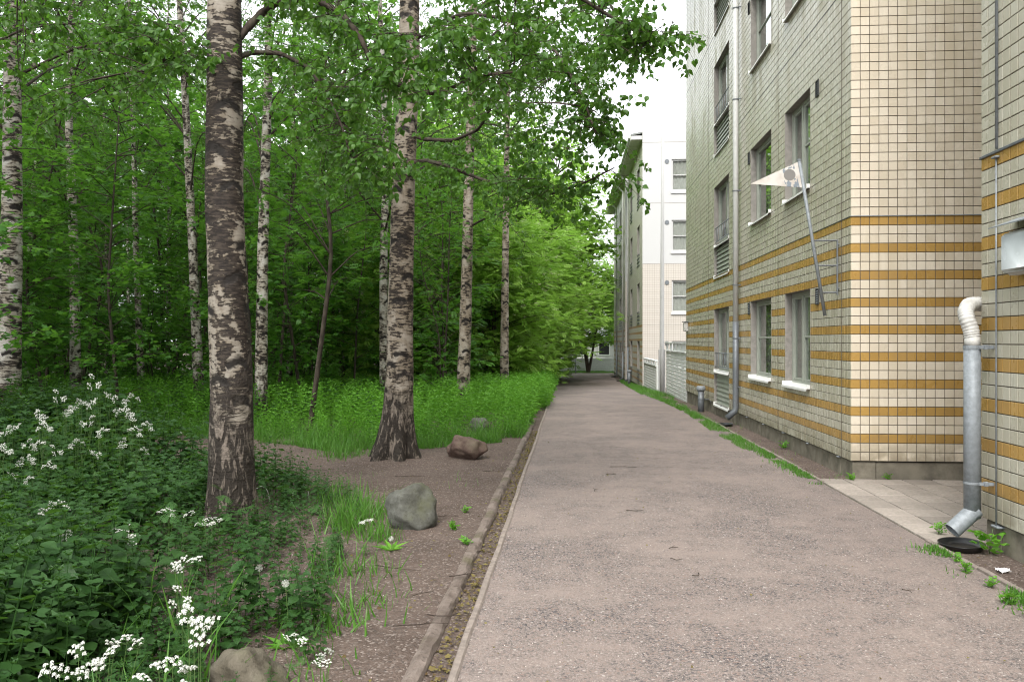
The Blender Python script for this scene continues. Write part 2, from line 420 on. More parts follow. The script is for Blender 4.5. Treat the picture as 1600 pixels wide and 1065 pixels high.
def m_pennant():
    m, t, o = mat_new('pennant_paint')
    oc = coord(t); s = N(t, 'ShaderNodeSeparateXYZ'); L(t, oc, s.inputs[0])
    n = noise_(t, oc, 14, 5, .65); n2 = noise_(t, oc, 5, 4)
    dx = math_(t, 'ADD', s.outputs[0], .125); dz = math_(t, 'ADD', s.outputs[2], .0)
    r = math_(t, 'SQRT', math_(t, 'ADD', math_(t, 'MULTIPLY', dx, dx), math_(t, 'MULTIPLY', dz, dz)))
    disc = math_(t, 'LESS_THAN', r, .072)
    band = math_(t, 'LESS_THAN', math_(t, 'ABSOLUTE', math_(t, 'ADD', dx, math_(t, 'MULTIPLY', s.outputs[2], .25))), .085)
    flake = math_(t, 'MULTIPLY', band, math_(t, 'GREATER_THAN', math_(t, 'ADD', n, math_(t, 'MULTIPLY', math_(t, 'ABSOLUTE', dz), 1.1)), .62))
    c = mixc(t, smooth_(t, n2, .4, .7), (.58, .555, .52), (.47, .42, .37))
    c = mixc(t, flake, c, (.20, .23, .26))
    c = mixc(t, disc, c, (.20, .19, .18))
    princ(t, o, c, .6, .3); return m

M = {}
M['path'] = m_path()
M['dirt'] = m_dirt('forest_soil', (.145, .108, .090), (.20, .155, .132), None)
M['ground'] = m_dirt('woodland_ground', (.092, .068, .056), (.142, .107, .09), None)
M['strip'] = m_dirt('wall_strip_soil', (.13, .10, .08), (.21, .163, .132))
M['kerb'] = m_rock('worn_concrete', (.115, .09, .076), (.19, .155, .134), (.085, .078, .038))
M['edging'] = m_plain('edging_concrete', (.27, .228, .20), .9, .2, 0, .35, 20, .5)
M['slab'] = m_plain('paving_concrete', (.37, .325, .285), .9, .2, 0, .22, 30, .3)
M['tile'] = m_tile('cream_glazed_tile', (.68, .61, .50), (.48, .41, .28), .4)
M['tile_s'] = m_tile('green_bounce_glazed_tile', (.48, .46, .378), (.34, .32, .23), .3)  # cream tile on wood-facing walls, green bounce light put into its colour
M['tile_o'] = m_tile('ochre_glazed_tile', (.43, .265, .080), (.30, .19, .07), .4)
M['grout'] = m_plain('tile_grout', (.145, .125, .10), .95, .1, 0, .3, 30)
M['plinth'] = m_plain('concrete_plinth', (.245, .22, .175), .92, .2, 0, .5, 5, .4)
M['reveal'] = m_plain('concrete_reveal', (.30, .28, .255), .9, .2, 0, .3, 14, .5)
M['frame'] = m_plain('greygreen_window_paint', (.33, .35, .30), .45, .4, 0, .12, 6)
M['sill'] = m_plain('white_sheet_metal', (.74, .74, .71), .4, .5, 0, .12, 9)
M['glass'] = m_glass()
M['curtain'] = m_plain('curtain_cloth', (.42, .39, .36), .9, .1, 0, .15, 8)
M['interior'] = m_plain('room_plaster', (.20, .19, .18), .9, .1)
M['galv'] = m_plain('galvanised_steel', (.26, .285, .305), .58, .4, .2, .3, 26, .1)
M['galv_d'] = m_plain('weathered_zinc', (.155, .168, .182), .5, .5, .35, .25, 22, .1)
M['pipe_w'] = m_plain('pale_painted_pipe', (.60, .605, .585), .4, .5, 0, .15, 10)
M['plastic_w'] = m_plain('white_plastic', (.56, .55, .52), .5, .4, 0, .30, 22, .5)
M['black'] = m_plain('black_plastic', (.012, .013, .014), .35, .5, 0, .2, 20)
M['vent'] = m_plain('dark_vent', (.05, .052, .05), .6, .3)
M['white'] = m_plain('white_render', (.44, .44, .43), .8, .2, 0, .06, 3)
M['wood_w'] = m_plain('pale_fence_paint', (.66, .68, .65), .7, .2, 0, .15, 8)
M['eave'] = m_plain('eave_board', (.55, .57, .49), .7, .2, 0, .2, 6)
M['roof'] = m_plain('roof_sheet', (.20, .21, .20), .6, .3)
M['lamp_glass'] = m_plain('lamp_opal', (.42, .46, .46), .25, .5, 0, .1, 5)
M['pennant'] = m_pennant()
M['bark1'] = m_bark('birch_bark_old', .9, 1.2, (.26, .232, .195))
M['bark2'] = m_bark('birch_bark_mid', .32, 1.05, (.29, .256, .214))
M['bark4'] = m_bark('birch_bark_pale', .12, .8, (.33, .295, .25))
M['bark3'] = m_bark('birch_bark_young', .25, .9, (.41, .395, .36))
M['dbark'] = m_darkbark('dark_bark', (.034, .027, .021))
M['twig'] = m_darkbark('twig_bark', (.032, .024, .019))
M['stem'] = m_leaf('green_stem', (.07, .13, .035), (.11, .18, .05), .1)
M['birchleaf'] = m_leaf('birch_leaf', (.052, .142, .020), (.095, .20, .032), .45)
M['rowanleaf'] = m_leaf('rowan_leaf', (.052, .135, .028), (.085, .195, .04), .45)
M['saplingleaf'] = m_leaf('sapling_leaf', (.058, .185, .024), (.112, .275, .036), .55)
M['limeleaf'] = m_leaf('bright_leaf', (.20, .38, .05), (.29, .47, .08), .5)
M['nettle'] = m_leaf('nettle_leaf', (.026, .080, .018), (.050, .120, .026), .35, .5, .3)
M['frond'] = m_leaf('parsley_frond', (.045, .14, .030), (.085, .20, .045), .4)
M['grass'] = m_leaf('grass_blade', (.07, .205, .026), (.125, .28, .045), .4)
M['herb'] = m_leaf('willowherb_leaf', (.115, .33, .030), (.185, .42, .046), .45)
M['litter'] = m_leaf('fallen_leaf', (.20, .17, .06), (.10, .06, .035), .15, .8, .1)
M['petal'] = m_plain('white_petal', (.62, .63, .57), .7, .2, 0, .08, 20)
M['rock1'] = m_rock('grey_boulder', (.070, .070, .058), (.135, .135, .125), (.072, .076, .034))
M['rock2'] = m_rock('red_boulder', (.070, .046, .037), (.15, .103, .085), (.115, .098, .068))
M['rock3'] = m_rock('mossy_boulder', (.085, .073, .053), (.145, .127, .10), (.068, .07, .03))
M['paper'] = m_plain('white_paper', (.85, .85, .85), .8, .2, 0, .05)

# ------------------------------------------------------------------ leaf templates (y along the leaf, z its normal)
LEAF2 = (np.array([(0,0,0),(.34,.42,.09),(0,1,-.05),(-.34,.42,.09)]), [[(0,1,2),(0,2,3)]])
LEAF4 = (np.array([(0,0,0),(.30,.22,.06),(.36,.48,.09),(0,1,-.10),(-.36,.48,.09),(-.30,.22,.06),(0,.5,0)]), [[(0,1,6),(1,2,6),(2,3,6),(3,4,6),(4,5,6),(5,0,6)]])
LANCE = (np.array([(0,0,0),(.12,.4,.03),(0,1,-.12),(-.12,.4,.03)]), [[(0,1,2),(0,2,3)]])
def heart_leaf():
    V = [(0,0,0)]; ys = [-.05,.12,.3,.5,.7,.88]; ws = [.20,.36,.38,.30,.20,.08]
    Rr = [(w_ * (1 if i % 2 else .93), y, .10 * w_) for i, (w_, y) in enumerate(zip(ws, ys))]
    Lr = [(-x, y, z) for x, y, z in Rr]
    V += Rr + [(0, 1, -.16)] + Lr[::-1]; mid = [(0, .3, -.02), (0, .65, -.06)]
    V = np.array(V + mid); n = 13; T = []
    ring = list(range(14))
    for i in range(14):
        a, b = ring[i], ring[(i + 1) % 14]
        my = (V[a][1] + V[b][1]) / 2
        T.append((a, b, 14 if my < .5 else 15))
    return V, [T]
HEART = heart_leaf()
def pinnate(pairs=6, w_=.16):
    mb = MB(); pos = []; d = []; S = []
    for i in range(pairs):
        y = .18 + .78 * i / pairs
        for sx in (-1, 1): pos.append((0, y, -.05 * y)); d.append((sx, .45, -.06)); S.append(.34 * (1 - .35 * abs(i / pairs - .4)))
    pos.append((0, .95, -.06)); d.append((0, 1, -.1)); S.append(.3)
    TV = LANCE[0] * np.array((1.85, 1, 1))
    add_inst(mb, (TV, LANCE[1]), frames(np.array(d)), np.array(S), np.array(pos), np.zeros(len(pos)))
    return np.concatenate(mb.V), [np.concatenate(v) for v in mb.P.values()]
PINN = pinnate()
def frond_t():
    mb = MB(); pos = []; d = []; S = []
    tri = (np.array([(0,0,0),(.22,.35,.03),(0,1,-.05),(-.22,.35,.03)]), [[(0,1,2),(0,2,3)]])
    for i in range(8):
        y = .22 + .75 * i / 8; ln = .46 * (1 - i / 8.6)
        for sx in (-1, 1):
            base = np.array((0, y, -.12 * y * y)); dr = nrm(np.array((sx, .55, -.12)))
            k = max(2, int(6 * (1 - i / 9)))
            for j in range(k):
                q = base + dr * ln * (.15 + .8 * j / k)
                for s2 in (-1, 1):
                    per = np.array((-dr[1] * sx * s2 * sx, dr[0] * s2, 0)); dd = nrm(dr * .8 + per)
                    pos.append(q); d.append(dd); S.append(.13 * (1 - .5 * j / k) * (1 - .4 * i / 8))
            pos.append(base + dr * ln * .9); d.append(dr); S.append(.1)
    pos.append((0, .97, -.11)); d.append((0, 1, -.1)); S.append(.08)
    add_inst(mb, tri, frames(np.array(d)), np.array(S), np.array(pos), np.zeros(len(pos)))
    return np.concatenate(mb.V), [np.concatenate(v) for v in mb.P.values()]
FROND = frond_t()
def lobed():
    V = [(0,0,0),(.20,.10,.02),(.52,.16,.03),(.30,.42,.02),(.50,.62,.02),(.20,.62,0),(0,1,-.08),(-.20,.62,0),(-.50,.62,.02),(-.30,.42,.02),(-.52,.16,.03),(-.20,.10,.02),(0,.42,-.01)]
    return np.array(V), [[(i, (i + 1) % 12, 12) for i in range(12)]]
LOBED = lobed()
def blade_t():
    return np.array([(-.5,0,0),(.5,0,0),(-.42,.4,.06),(.42,.4,.06),(-.25,.75,.22),(.25,.75,.22),(0,1,.42)]), [[(0,1,3,2),(2,3,5,4)], [(4,5,6)]]
BLADE = blade_t()

# ------------------------------------------------------------------ ground, path, kerb
def build_ground():
    xs = np.unique(np.concatenate([[-700,-300,-150,-80,-50,-35], np.arange(-26,-9,1.0), np.arange(-9,-.9,.14), [-.84,-.70,-.66,-.60,-.55,0,1.2,2.4,2.90,2.94,3.0], np.arange(3.1,4.0,.15), [5,8,14,30,80,300,700]]))
    ys = np.unique(np.concatenate([[-500,-150,-50,-20,-8,-3,0], np.arange(1,17,.16), np.arange(17,40,.6), np.arange(40,72,1.5), [80,100,150,300,700,1500]]))
    X, Y = np.meshgrid(xs, ys); Z = gz(Y).astype(float)
    for i in range(X.shape[0]):
        for j in range(X.shape[1]):
            x, y = X[i, j], Y[i, j]
            if x <= -.84:
                a = min(1, (-.84 - x) / 1.0)
                if abs(x) < 60 and abs(y) < 90: Z[i, j] += .012 + a * (.045 * mnoise.noise(Vector((x * .7, y * .7, 0))) + .02 * mnoise.noise(Vector((x * 2.6, y * 2.6, 3))))
                t2 = math.hypot(x + 2.42, y - 11.0)
                Z[i, j] += .09 * math.exp(-(t2 / .7) ** 2)
            elif x < 2.92: Z[i, j] -= .035
            elif x < 3.4: Z[i, j] += .012 * mnoise.noise(Vector((x * 3, y * 1.5, 1))) - .004
            else: Z[i, j] -= .01
    n, k = X.shape
    V = np.stack([X, Y, Z], 2).reshape(-1, 3)
    idx = np.arange(n * k).reshape(n, k)
    Q = np.stack([idx[:-1, :-1], idx[:-1, 1:], idx[1:, 1:], idx[1:, :-1]], 2).reshape(-1, 4)
    o = obj('ground', mk_mesh('ground', V, [Q], True), M['ground'])
    setp(o, 'brown trodden woodland soil under the trees and beside the path', 'ground', kind='structure')
build_ground()

def gzn(x, y):
    """ground height incl. relief, for planting"""
    z = gz(y).astype(float) if hasattr(y, '__len__') else float(gz(y))
    return z

def ribbon(name, x0f, x1f, ys, dz, mat, label, cat, nx=8, skirt=.05):
    V = []
    for y in ys:
        a, b = x0f(y), x1f(y)
        for i in range(nx + 1):
            f = i / nx; x = a + (b - a) * f
            V.append((x, y, float(gz(y)) + dz + .02 * math.sin(math.pi * f) * (nx > 2) + (.006 * mnoise.noise(Vector((x * 1.5, y * 1.5, 5))) if 0 < i < nx else 0)))
    V = np.array(V); n = len(ys); k = nx + 1; idx = np.arange(n * k).reshape(n, k)
    Q = np.stack([idx[:-1, :-1], idx[:-1, 1:], idx[1:, 1:], idx[1:, :-1]], 2).reshape(-1, 4)
    mb = MB(); mb.add(V, [Q])
    for e, fl in ((0, False), (k - 1, True)):
        E = V.reshape(n, k, 3)[:, e]; W = np.concatenate([E, E - np.array((0, 0, skirt))])
        q = [(i, i + 1, n + i + 1, n + i) if not fl else (i + 1, i, n + i, n + i + 1) for i in range(n - 1)]
        mb.add(W, [q])
    o = obj(name, mb.mesh(name, True, False), mat)
    return setp(o, label, cat, kind='structure')
YS = np.unique(np.concatenate([[-60, -30, -15, -8, -3], np.arange(0, 30, .35), np.arange(30, 66, 1.5)]))
def edge_l(y): return -.575 + .005 * math.sin(y * 1.1) + .0025 * math.sin(y * 5.3) - (max(0, y - 14) * .004)
ribbon('gravel_path', lambda y: edge_l(y) + .03, lambda y: 2.925 if y < 62 else 3.2 + (y - 62) * 2, YS, .002, M['path'],
       'long pinkish grey gravel path running between woodland and buildings', 'path', 14)

def build_edging():
    # thin pale board along the path's left edge, laid in lengths
    root = empty('path_edging', (-.57, 3, 0), 'thin pale concrete edging strip along the left edge of the gravel path', 'edging'); root['kind'] = 'structure'
    y = 1.5; i = 0
    while y < 22:
        ln = 1.0 + .15 * math.sin(i * 2.3); mb = MB(); n = 6
        prof = [(-.015, -.06), (-.017, .006), (-.008, .016), (.020, .015), (.030, .004), (.03, -.06)]
        V = []
        for a in range(n + 1):
            yy = y + (ln - .006) * a / n; x = edge_l(yy); z = float(gz(yy))
            for q, (px_, pz) in enumerate(prof): V.append((x + px_ + .004 * mnoise.noise(Vector((yy * 7, q, 1))), yy, z + pz + .006 * mnoise.noise(Vector((yy * 5, q * .5, 9)))))
        k = len(prof); Q = [(a * k + j, a * k + j + 1, (a + 1) * k + j + 1, (a + 1) * k + j) for a in range(n) for j in range(k - 1)]
        mb.add(V, [Q]); mb.P.setdefault(k, []).append(np.array([list(range(k))[::-1], [n * k + j for j in range(k)]]))
        obj('edging_strip', mb.mesh('edging_strip', False, False), M['edging'], root); y += ln; i += 1
build_edging()

def build_kerb():
    root = empty('kerb', (-.76, 3, 0), 'worn broken concrete kerb beside the bare soil along the path', 'kerb'); root['kind'] = 'structure'
    y = 1.0; i = 0
    while y < 17:
        ln = [1.5, 1.1, 1.7, .9, 1.6, 1.3][i % 6]; mb = MB(); n = 30; cx = -.765 + .006 * math.sin(i * 2.1); rz = .005 * math.sin(i * 3.7); dz = -.006 + .004 * math.sin(i * 5.1)
        prof = [(-.045, -.08), (-.047, .008), (-.038, .022), (-.012, .027), (.016, .024), (.034, .012), (.046, -.012), (.048, -.08)]
        V = []
        for a in range(n + 1):
            f = a / n; yy = y + (ln - .015) * f; x = cx + rz * (f - .5) * 3; z = float(gz(yy)) + dz
            en = 1 - .35 * (max(0, .1 - f) + max(0, f - .9)) * 10 * abs(math.sin(i * 1.7))
            for q, (px_, pz) in enumerate(prof):
                v3 = Vector((yy * 4, q * .6, i * 3.1))
                V.append((x + px_ + .010 * mnoise.noise(v3) + .006 * mnoise.noise(v3 * 4), yy, z + (pz * en if pz > 0 else pz) + (.010 * mnoise.noise(v3 * 1.3 + Vector((0, 5, 0))) + .006 * mnoise.noise(v3 * 4.1) if pz > -.05 else 0)))
        k = len(prof); Q = [(a * k + j, a * k + j + 1, (a + 1) * k + j + 1, (a + 1) * k + j) for a in range(n) for j in range(k - 1)]
        mb.add(V, [Q]); mb.P.setdefault(k, []).append(np.array([list(range(k))[::-1], [n * k + j for j in range(k)]]))
        obj('kerb_stone', mb.mesh('kerb_stone', False, False), M['kerb'], root); y += ln; i += 1
build_kerb()

XW = 3.34                                   # plane of the long facades
TP, TG = .108, .0085                        # tile pitch, joint
Z0 = .219                                   # underside of the lowest tile row
YC = wallY(1329.5, XW)                      # corner of the middle building
YN = 6.78                                   # corner of the near building

def build_right_edging():
    root = empty('border_edging', (2.95, 5, 0), 'thin concrete edging board between path and soil strip along the walls', 'edging'); root['kind'] = 'structure'
    for y0, y1 in [(-2, -1), (-1, 0), (0, 1), (1, 2), (2, 3), (3, 4), (4, 5), (5, 6), (6, 6.83)] + [(9.55 + i, 10.55 + i) for i in range(14)]:
        mb = MB(); xx = 2.94 + .006 * math.sin(y0 * 3)
        zz = float(gz((y0 + y1) / 2))
        mb.bbox(xx - .02, xx + .02, y0 + .003, y1 - .003, zz - .08, zz + .028 + .006 * math.sin(y0 * 5), .007)
        obj('edging_board', mb.mesh('edging_board', False, False), M['edging'], root)
build_right_edging()

def build_paving():
    root = empty('paved_area', (3.2, 8, 0), 'grey square concrete paving in the gap between the two tiled walls', 'paving'); root['kind'] = 'structure'
    b = MB(); b.box(2.93, 9.0, 6.84, YC - .01, -.06, -.004); obj('joint_bed', b.mesh('joint_bed', False, False), m_dirt('mossy_joint', (.07, .06, .04), (.10, .10, .05), (.07, .10, .03)), root)
    vary_by_object(M['slab'])  # colour varies a little from slab to slab
    s = .338; mb = MB(); mb.bbox(-s / 2 + .0075, s / 2 - .0075, -s / 2 + .0075, s / 2 - .0075, -.03, .013, .005); me = mb.mesh('paving_slab', False, False)
    for r in range(9):
        for c in range(17):
            x = 3.235 - s / 2 + (c) * s; y = YC - .04 - s / 2 - r * s
            o = obj('paving_slab', me, M['slab'], root, True)
            o.location = Vector((x, y, .002 * math.sin(r * 3.1 + c * 1.7))) - wloc(root)
            o.rotation_euler = (.006 * math.sin(c * 5 + r), .006 * math.cos(r * 4 + c * 2), 0)
            if x - s / 2 < 2.92: o.scale = (.88, 1, 1); o.location.x += .02
build_paving()

# ------------------------------------------------------------------ tiled buildings
def tile_template():
    h = (TP - TG) / 2; b = .0022
    V = [(-h, -h, 0), (h, -h, 0), (h, h, 0), (-h, h, 0), (-h, -h, .006), (h, -h, .006), (h, h, .006), (-h, h, .006),
         (-h + b, -h + b, .008), (h - b, -h + b, .008), (h - b, h - b, .008), (-h + b, h - b, .008)]
    Q = [(0,1,5,4),(1,2,6,5),(2,3,7,6),(3,0,4,7),(4,5,9,8),(5,6,10,9),(6,7,11,10),(7,4,8,11),(8,9,10,11)]
    return np.array(V), [Q]
TILE = tile_template()

def is_band(r): return r % 3 == 2 and r < 27
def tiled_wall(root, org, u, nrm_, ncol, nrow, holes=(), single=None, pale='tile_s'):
    """grid of real tiles. org: lower corner on the tile face plane; u: column direction; nrm_: outward. single: set of (c,r) made one by one"""
    org = np.array(org, float); u = np.array(u, float); n_ = np.array(nrm_, float); up = np.array((0, 0, 1.0))
    R = np.stack([np.cross(up, n_), up, n_], 1)
    fields = {True: [], False: []}; cells = []
    meshes = {}
    inh = np.zeros((ncol, nrow), bool)
    for c0, c1, r0, r1 in holes: inh[max(0, c0):c1, max(0, r0):r1] = True
    for r in range(nrow):
        gap = .010 if (r >= 27 and (r - 27) % 26 == 0) else 0
        for c in range(ncol):
            if inh[c, r]: continue
            p = org + u * TP * (c + .5) + up * TP * (r + .5) - n_ * .008
            cells.append((c, r))
            jit = n_ * float(RNG.normal(0, .0006))
            if single and (c, r) in single:
                b = is_band(r)
                if b not in meshes:
                    meshes[b] = mk_mesh('wall_tile', (R @ TILE[0].T).T, TILE[1])
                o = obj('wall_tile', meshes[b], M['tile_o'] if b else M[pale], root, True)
                o.location = Vector(p + jit) - wloc(root)
            else: fields[is_band(r)].append(p + jit)
    for b, ps in fields.items():
        if not ps: continue
        mb = MB(); ps = np.array(ps)
        add_inst(mb, TILE, np.repeat(R[None], len(ps), 0), np.ones(len(ps)), ps)
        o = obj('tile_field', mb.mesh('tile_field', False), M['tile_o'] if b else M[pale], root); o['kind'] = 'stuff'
    # grout backing just behind, with the same openings
    V = []; Q = []
    vid = {}
    def vv(c, r):
        if (c, r) not in vid:
            vid[(c, r)] = len(V); V.append(org + u * TP * c + up * TP * r - n_ * .0095)
        return vid[(c, r)]
    flip = np.dot(np.cross(u, up), n_) < 0
    for c, r in cells:
        q = (vv(c, r), vv(c + 1, r), vv(c + 1, r + 1), vv(c, r + 1)); Q.append(q[::-1] if flip else q)
    obj('wall_backing', mk_mesh('wall_backing', V, [Q]), M['grout'], root)

def window_unit(root, y0, y1, z0, z1, style, xw=XW, seed=0):
    """window in a facade that faces -X. y0 = nearer side. frame is the part, its pieces hang below it"""
    d = .10; fw = .055
    zb = z0
    mb = MB()
    if style == 'C': zb = z0 + (.76 if z0 < 1 else .72)
    # casing
    mb.bbox(xw + d, xw + d + .07, y0, y0 + fw, zb, z1, .005); mb.bbox(xw + d, xw + d + .07, y1 - fw, y1, zb, z1, .005)
    mb.bbox(xw + d + .001, xw + d + .069, y0 + fw, y1 - fw, z1 - fw, z1, .005); mb.bbox(xw + d + .001, xw + d + .069, y0 + fw, y1 - fw, zb, zb + fw + .02, .005)
    win = obj('window', mb.mesh('window', False, False), M['frame'], root)
    # reveal, four faces
    rv = MB(); e = .012; xi = xw + .40
    rv.add([(xw - .004, y1, z0), (xi, y1, z0), (xi, y1, z1), (xw - .004, y1, z1)], [[(0, 1, 2, 3)]])
    rv.add([(xw - .004, y0, z0), (xi, y0, z0), (xi, y0, z1), (xw - .004, y0, z1)], [[(3, 2, 1, 0)]])
    rv.add([(xw - .004, y0, z1), (xi, y0, z1), (xi, y1, z1), (xw - .004, y1, z1)], [[(3, 2, 1, 0)]])
    rv.add([(xw + .004, y0, z0), (xi, y0, z0), (xi, y1, z0), (xw + .004, y1, z0)], [[(0, 1, 2, 3)]])
    obj('reveal', rv.mesh('reveal', False, False), M['reveal'], win)
    # sashes
    zi0, zi1 = zb + fw + .02, z1 - fw
    yi0, yi1 = y0 + fw, y1 - fw
    lights = []
    if style == 'A':
        ym = yi0 + (yi1 - yi0) * .56; lights = [(yi0, ym - .03, True), (ym + .03, yi1, False)]
    elif style == 'B': lights = [(yi0, yi1, True)]
    else:
        ym = yi0 + (yi1 - yi0) * .42; lights = [(yi0, ym - .03, False), (ym + .03, yi1, False)]
    if len(lights) == 2:
        m2 = MB(); m2.bbox(xw + d - .006, xw + d + .066, lights[0][1], lights[1][0], zi0, zi1, .006); obj('mullion', m2.mesh('mullion', False, False), M['frame'], win)
    for a, b, bar in lights:
        s = MB(); sw = .04; x0, x1 = xw + d + .012, xw + d + .055
        s.bbox(x0, x1, a, a + sw, zi0, zi1, .006); s.bbox(x0, x1, b - sw, b, zi0, zi1, .006)
        s.bbox(x0 + .001, x1 - .001, a + sw, b - sw, zi1 - sw, zi1, .006); s.bbox(x0 + .001, x1 - .001, a + sw, b - sw, zi0, zi0 + sw, .006)
        if bar: zm = zi0 + (zi1 - zi0) * .52; s.bbox(x0 + .002, x1 - .002, a + sw, b - sw, zm - .016, zm + .016, .005)
        obj('sash', s.mesh('sash', False, False), M['frame'], win)
        g = MB(); xg = xw + d + .035; g.box(xg, xg + .004, a + sw, b - sw, zi0 + sw, zi1 - sw); obj('pane', g.mesh('pane', False, False), M['glass'], win)
    # curtain inside
    c = MB(); rr = random.Random(seed); cw = (.35 + .3 * rr.random()) * (y1 - y0)
    sides = [(y1 - cw, y1 - .02)] if rr.random() < .6 else [(y1 - cw * .7, y1 - .02), (y0 + .02, y0 + cw * .4)]
    for ca, cb in sides:
        n = 26; ysx = np.linspace(ca, cb, n); xx = xw + .30 + .022 * np.sin(np.arange(n) * 1.5) + .01 * np.sin(np.arange(n) * .6)
        V = [(xx[i], ysx[i], zb + .02) for i in range(n)] + [(xx[i], ysx[i], z1 - .02) for i in range(n)]
        c.add(V, [[(i, i + 1, n + i + 1, n + i) for i in range(n - 1)]])
    obj('curtain', c.mesh('curtain', True, False), M['curtain'], win)
    # outside sill of bent sheet
    def sill(ya, yb, z, out, lip=.028):
        s = MB(); t_ = .004; pr = [(xw + d + .006, z + .050), (xw - out, z + .006), (xw - out - .002, z + .006 - lip)]
        for i in range(2):
            (xa, za), (xb, zb_) = pr[i], pr[i + 1]
            dv = nrm(np.array((zb_ - za, 0, xa - xb))) * t_
            A = [(xa, ya, za), (xb, ya, zb_), (xb, yb, zb_), (xa, yb, za)]; B = [tuple(np.array(p) + dv) for p in A]
            s.add(A + B, [[(3,2,1,0),(4,5,6,7),(0,1,5,4),(1,2,6,5),(2,3,7,6),(3,0,4,7)]])
        # upturned ends
        for yy in (ya, yb - .003): s.box(xw - out + .004, xw + d, yy, yy + .003, z + .012, z + .07)
        obj('sill', s.mesh('sill', False, False), M['sill'], win)
    if style == 'C':
        sill(y0 + .01, y1 - .01, zb - .05, .02, .02)
        sill(y0 + .004, y1 - .004, z0 - .04, .025, .03)
        nsl = 7; hs_ = (zb - .06 - z0) / nsl
        me = None
        for i in range(nsl):
            s = MB(); za = z0 + i * hs_
            A = [(xw + .045, y0 + .006, za + .004), (xw + .075, y0 + .006, za + hs_ - .004), (xw + .095, y0 + .006, za + hs_ - .004), (xw + .095, y0 + .006, za + .004)]
            B = [(x, y1 - .006, z) for x, y, z in A]
            s.add(A + B, [[(0,1,2,3),(7,6,5,4),(4,5,1,0),(5,6,2,1),(6,7,3,2),(7,4,0,3)]])
            obj('slat', s.mesh('slat', False, False), M['frame'], win)
        rl = MB()
        for zz in (zb + .08, zb + .40): rl.tube([(xw + .03, y0 + .005, zz), (xw + .03, y1 - .005, zz)], .011, 6)
        for k in range(9):
            yy = y0 + .06 + (y1 - y0 - .12) * k / 8; rl.tube([(xw + .03, yy, zb + .08), (xw + .03, yy, zb + .40)], .006, 5)
        obj('railing', rl.mesh('railing', True, False), M['galv'], win)
    else: sill(y0 + .004, y1 - .004, z0 - .01, .055)
    return win

def vent_grille(root, y, z, xw=XW, s=(.05, .11)):
    f = MB()
    f.bbox(xw - .02, xw + .0, y - s[0] - .012, y - s[0], z - s[1], z + s[1], .003); f.bbox(xw - .02, xw, y + s[0], y + s[0] + .012, z - s[1], z + s[1], .003)
    f.box(xw - .001, xw + .0, y - s[0], y + s[0], z - s[1], z + s[1])
    f.bbox(xw - .019, xw, y - s[0], y + s[0], z + s[1] - .012, z + s[1], .003); f.bbox(xw - .019, xw, y - s[0], y + s[0], z - s[1], z - s[1] + .012, .003)
    v = obj('vent', f.mesh('vent', False, False), M['vent'], root)
    for k in range(6):
        l = MB(); zz = z - s[1] + .025 + k * (2 * s[1] - .04) / 6
        l.add([(xw - .018, y - s[0], zz), (xw - .004, y - s[0], zz + .02), (xw - .004, y + s[0], zz + .02), (xw - .018, y + s[0], zz)], [[(0, 1, 2, 3)]])
        obj('louvre', l.mesh('louvre', False, False), M['galv'], v)

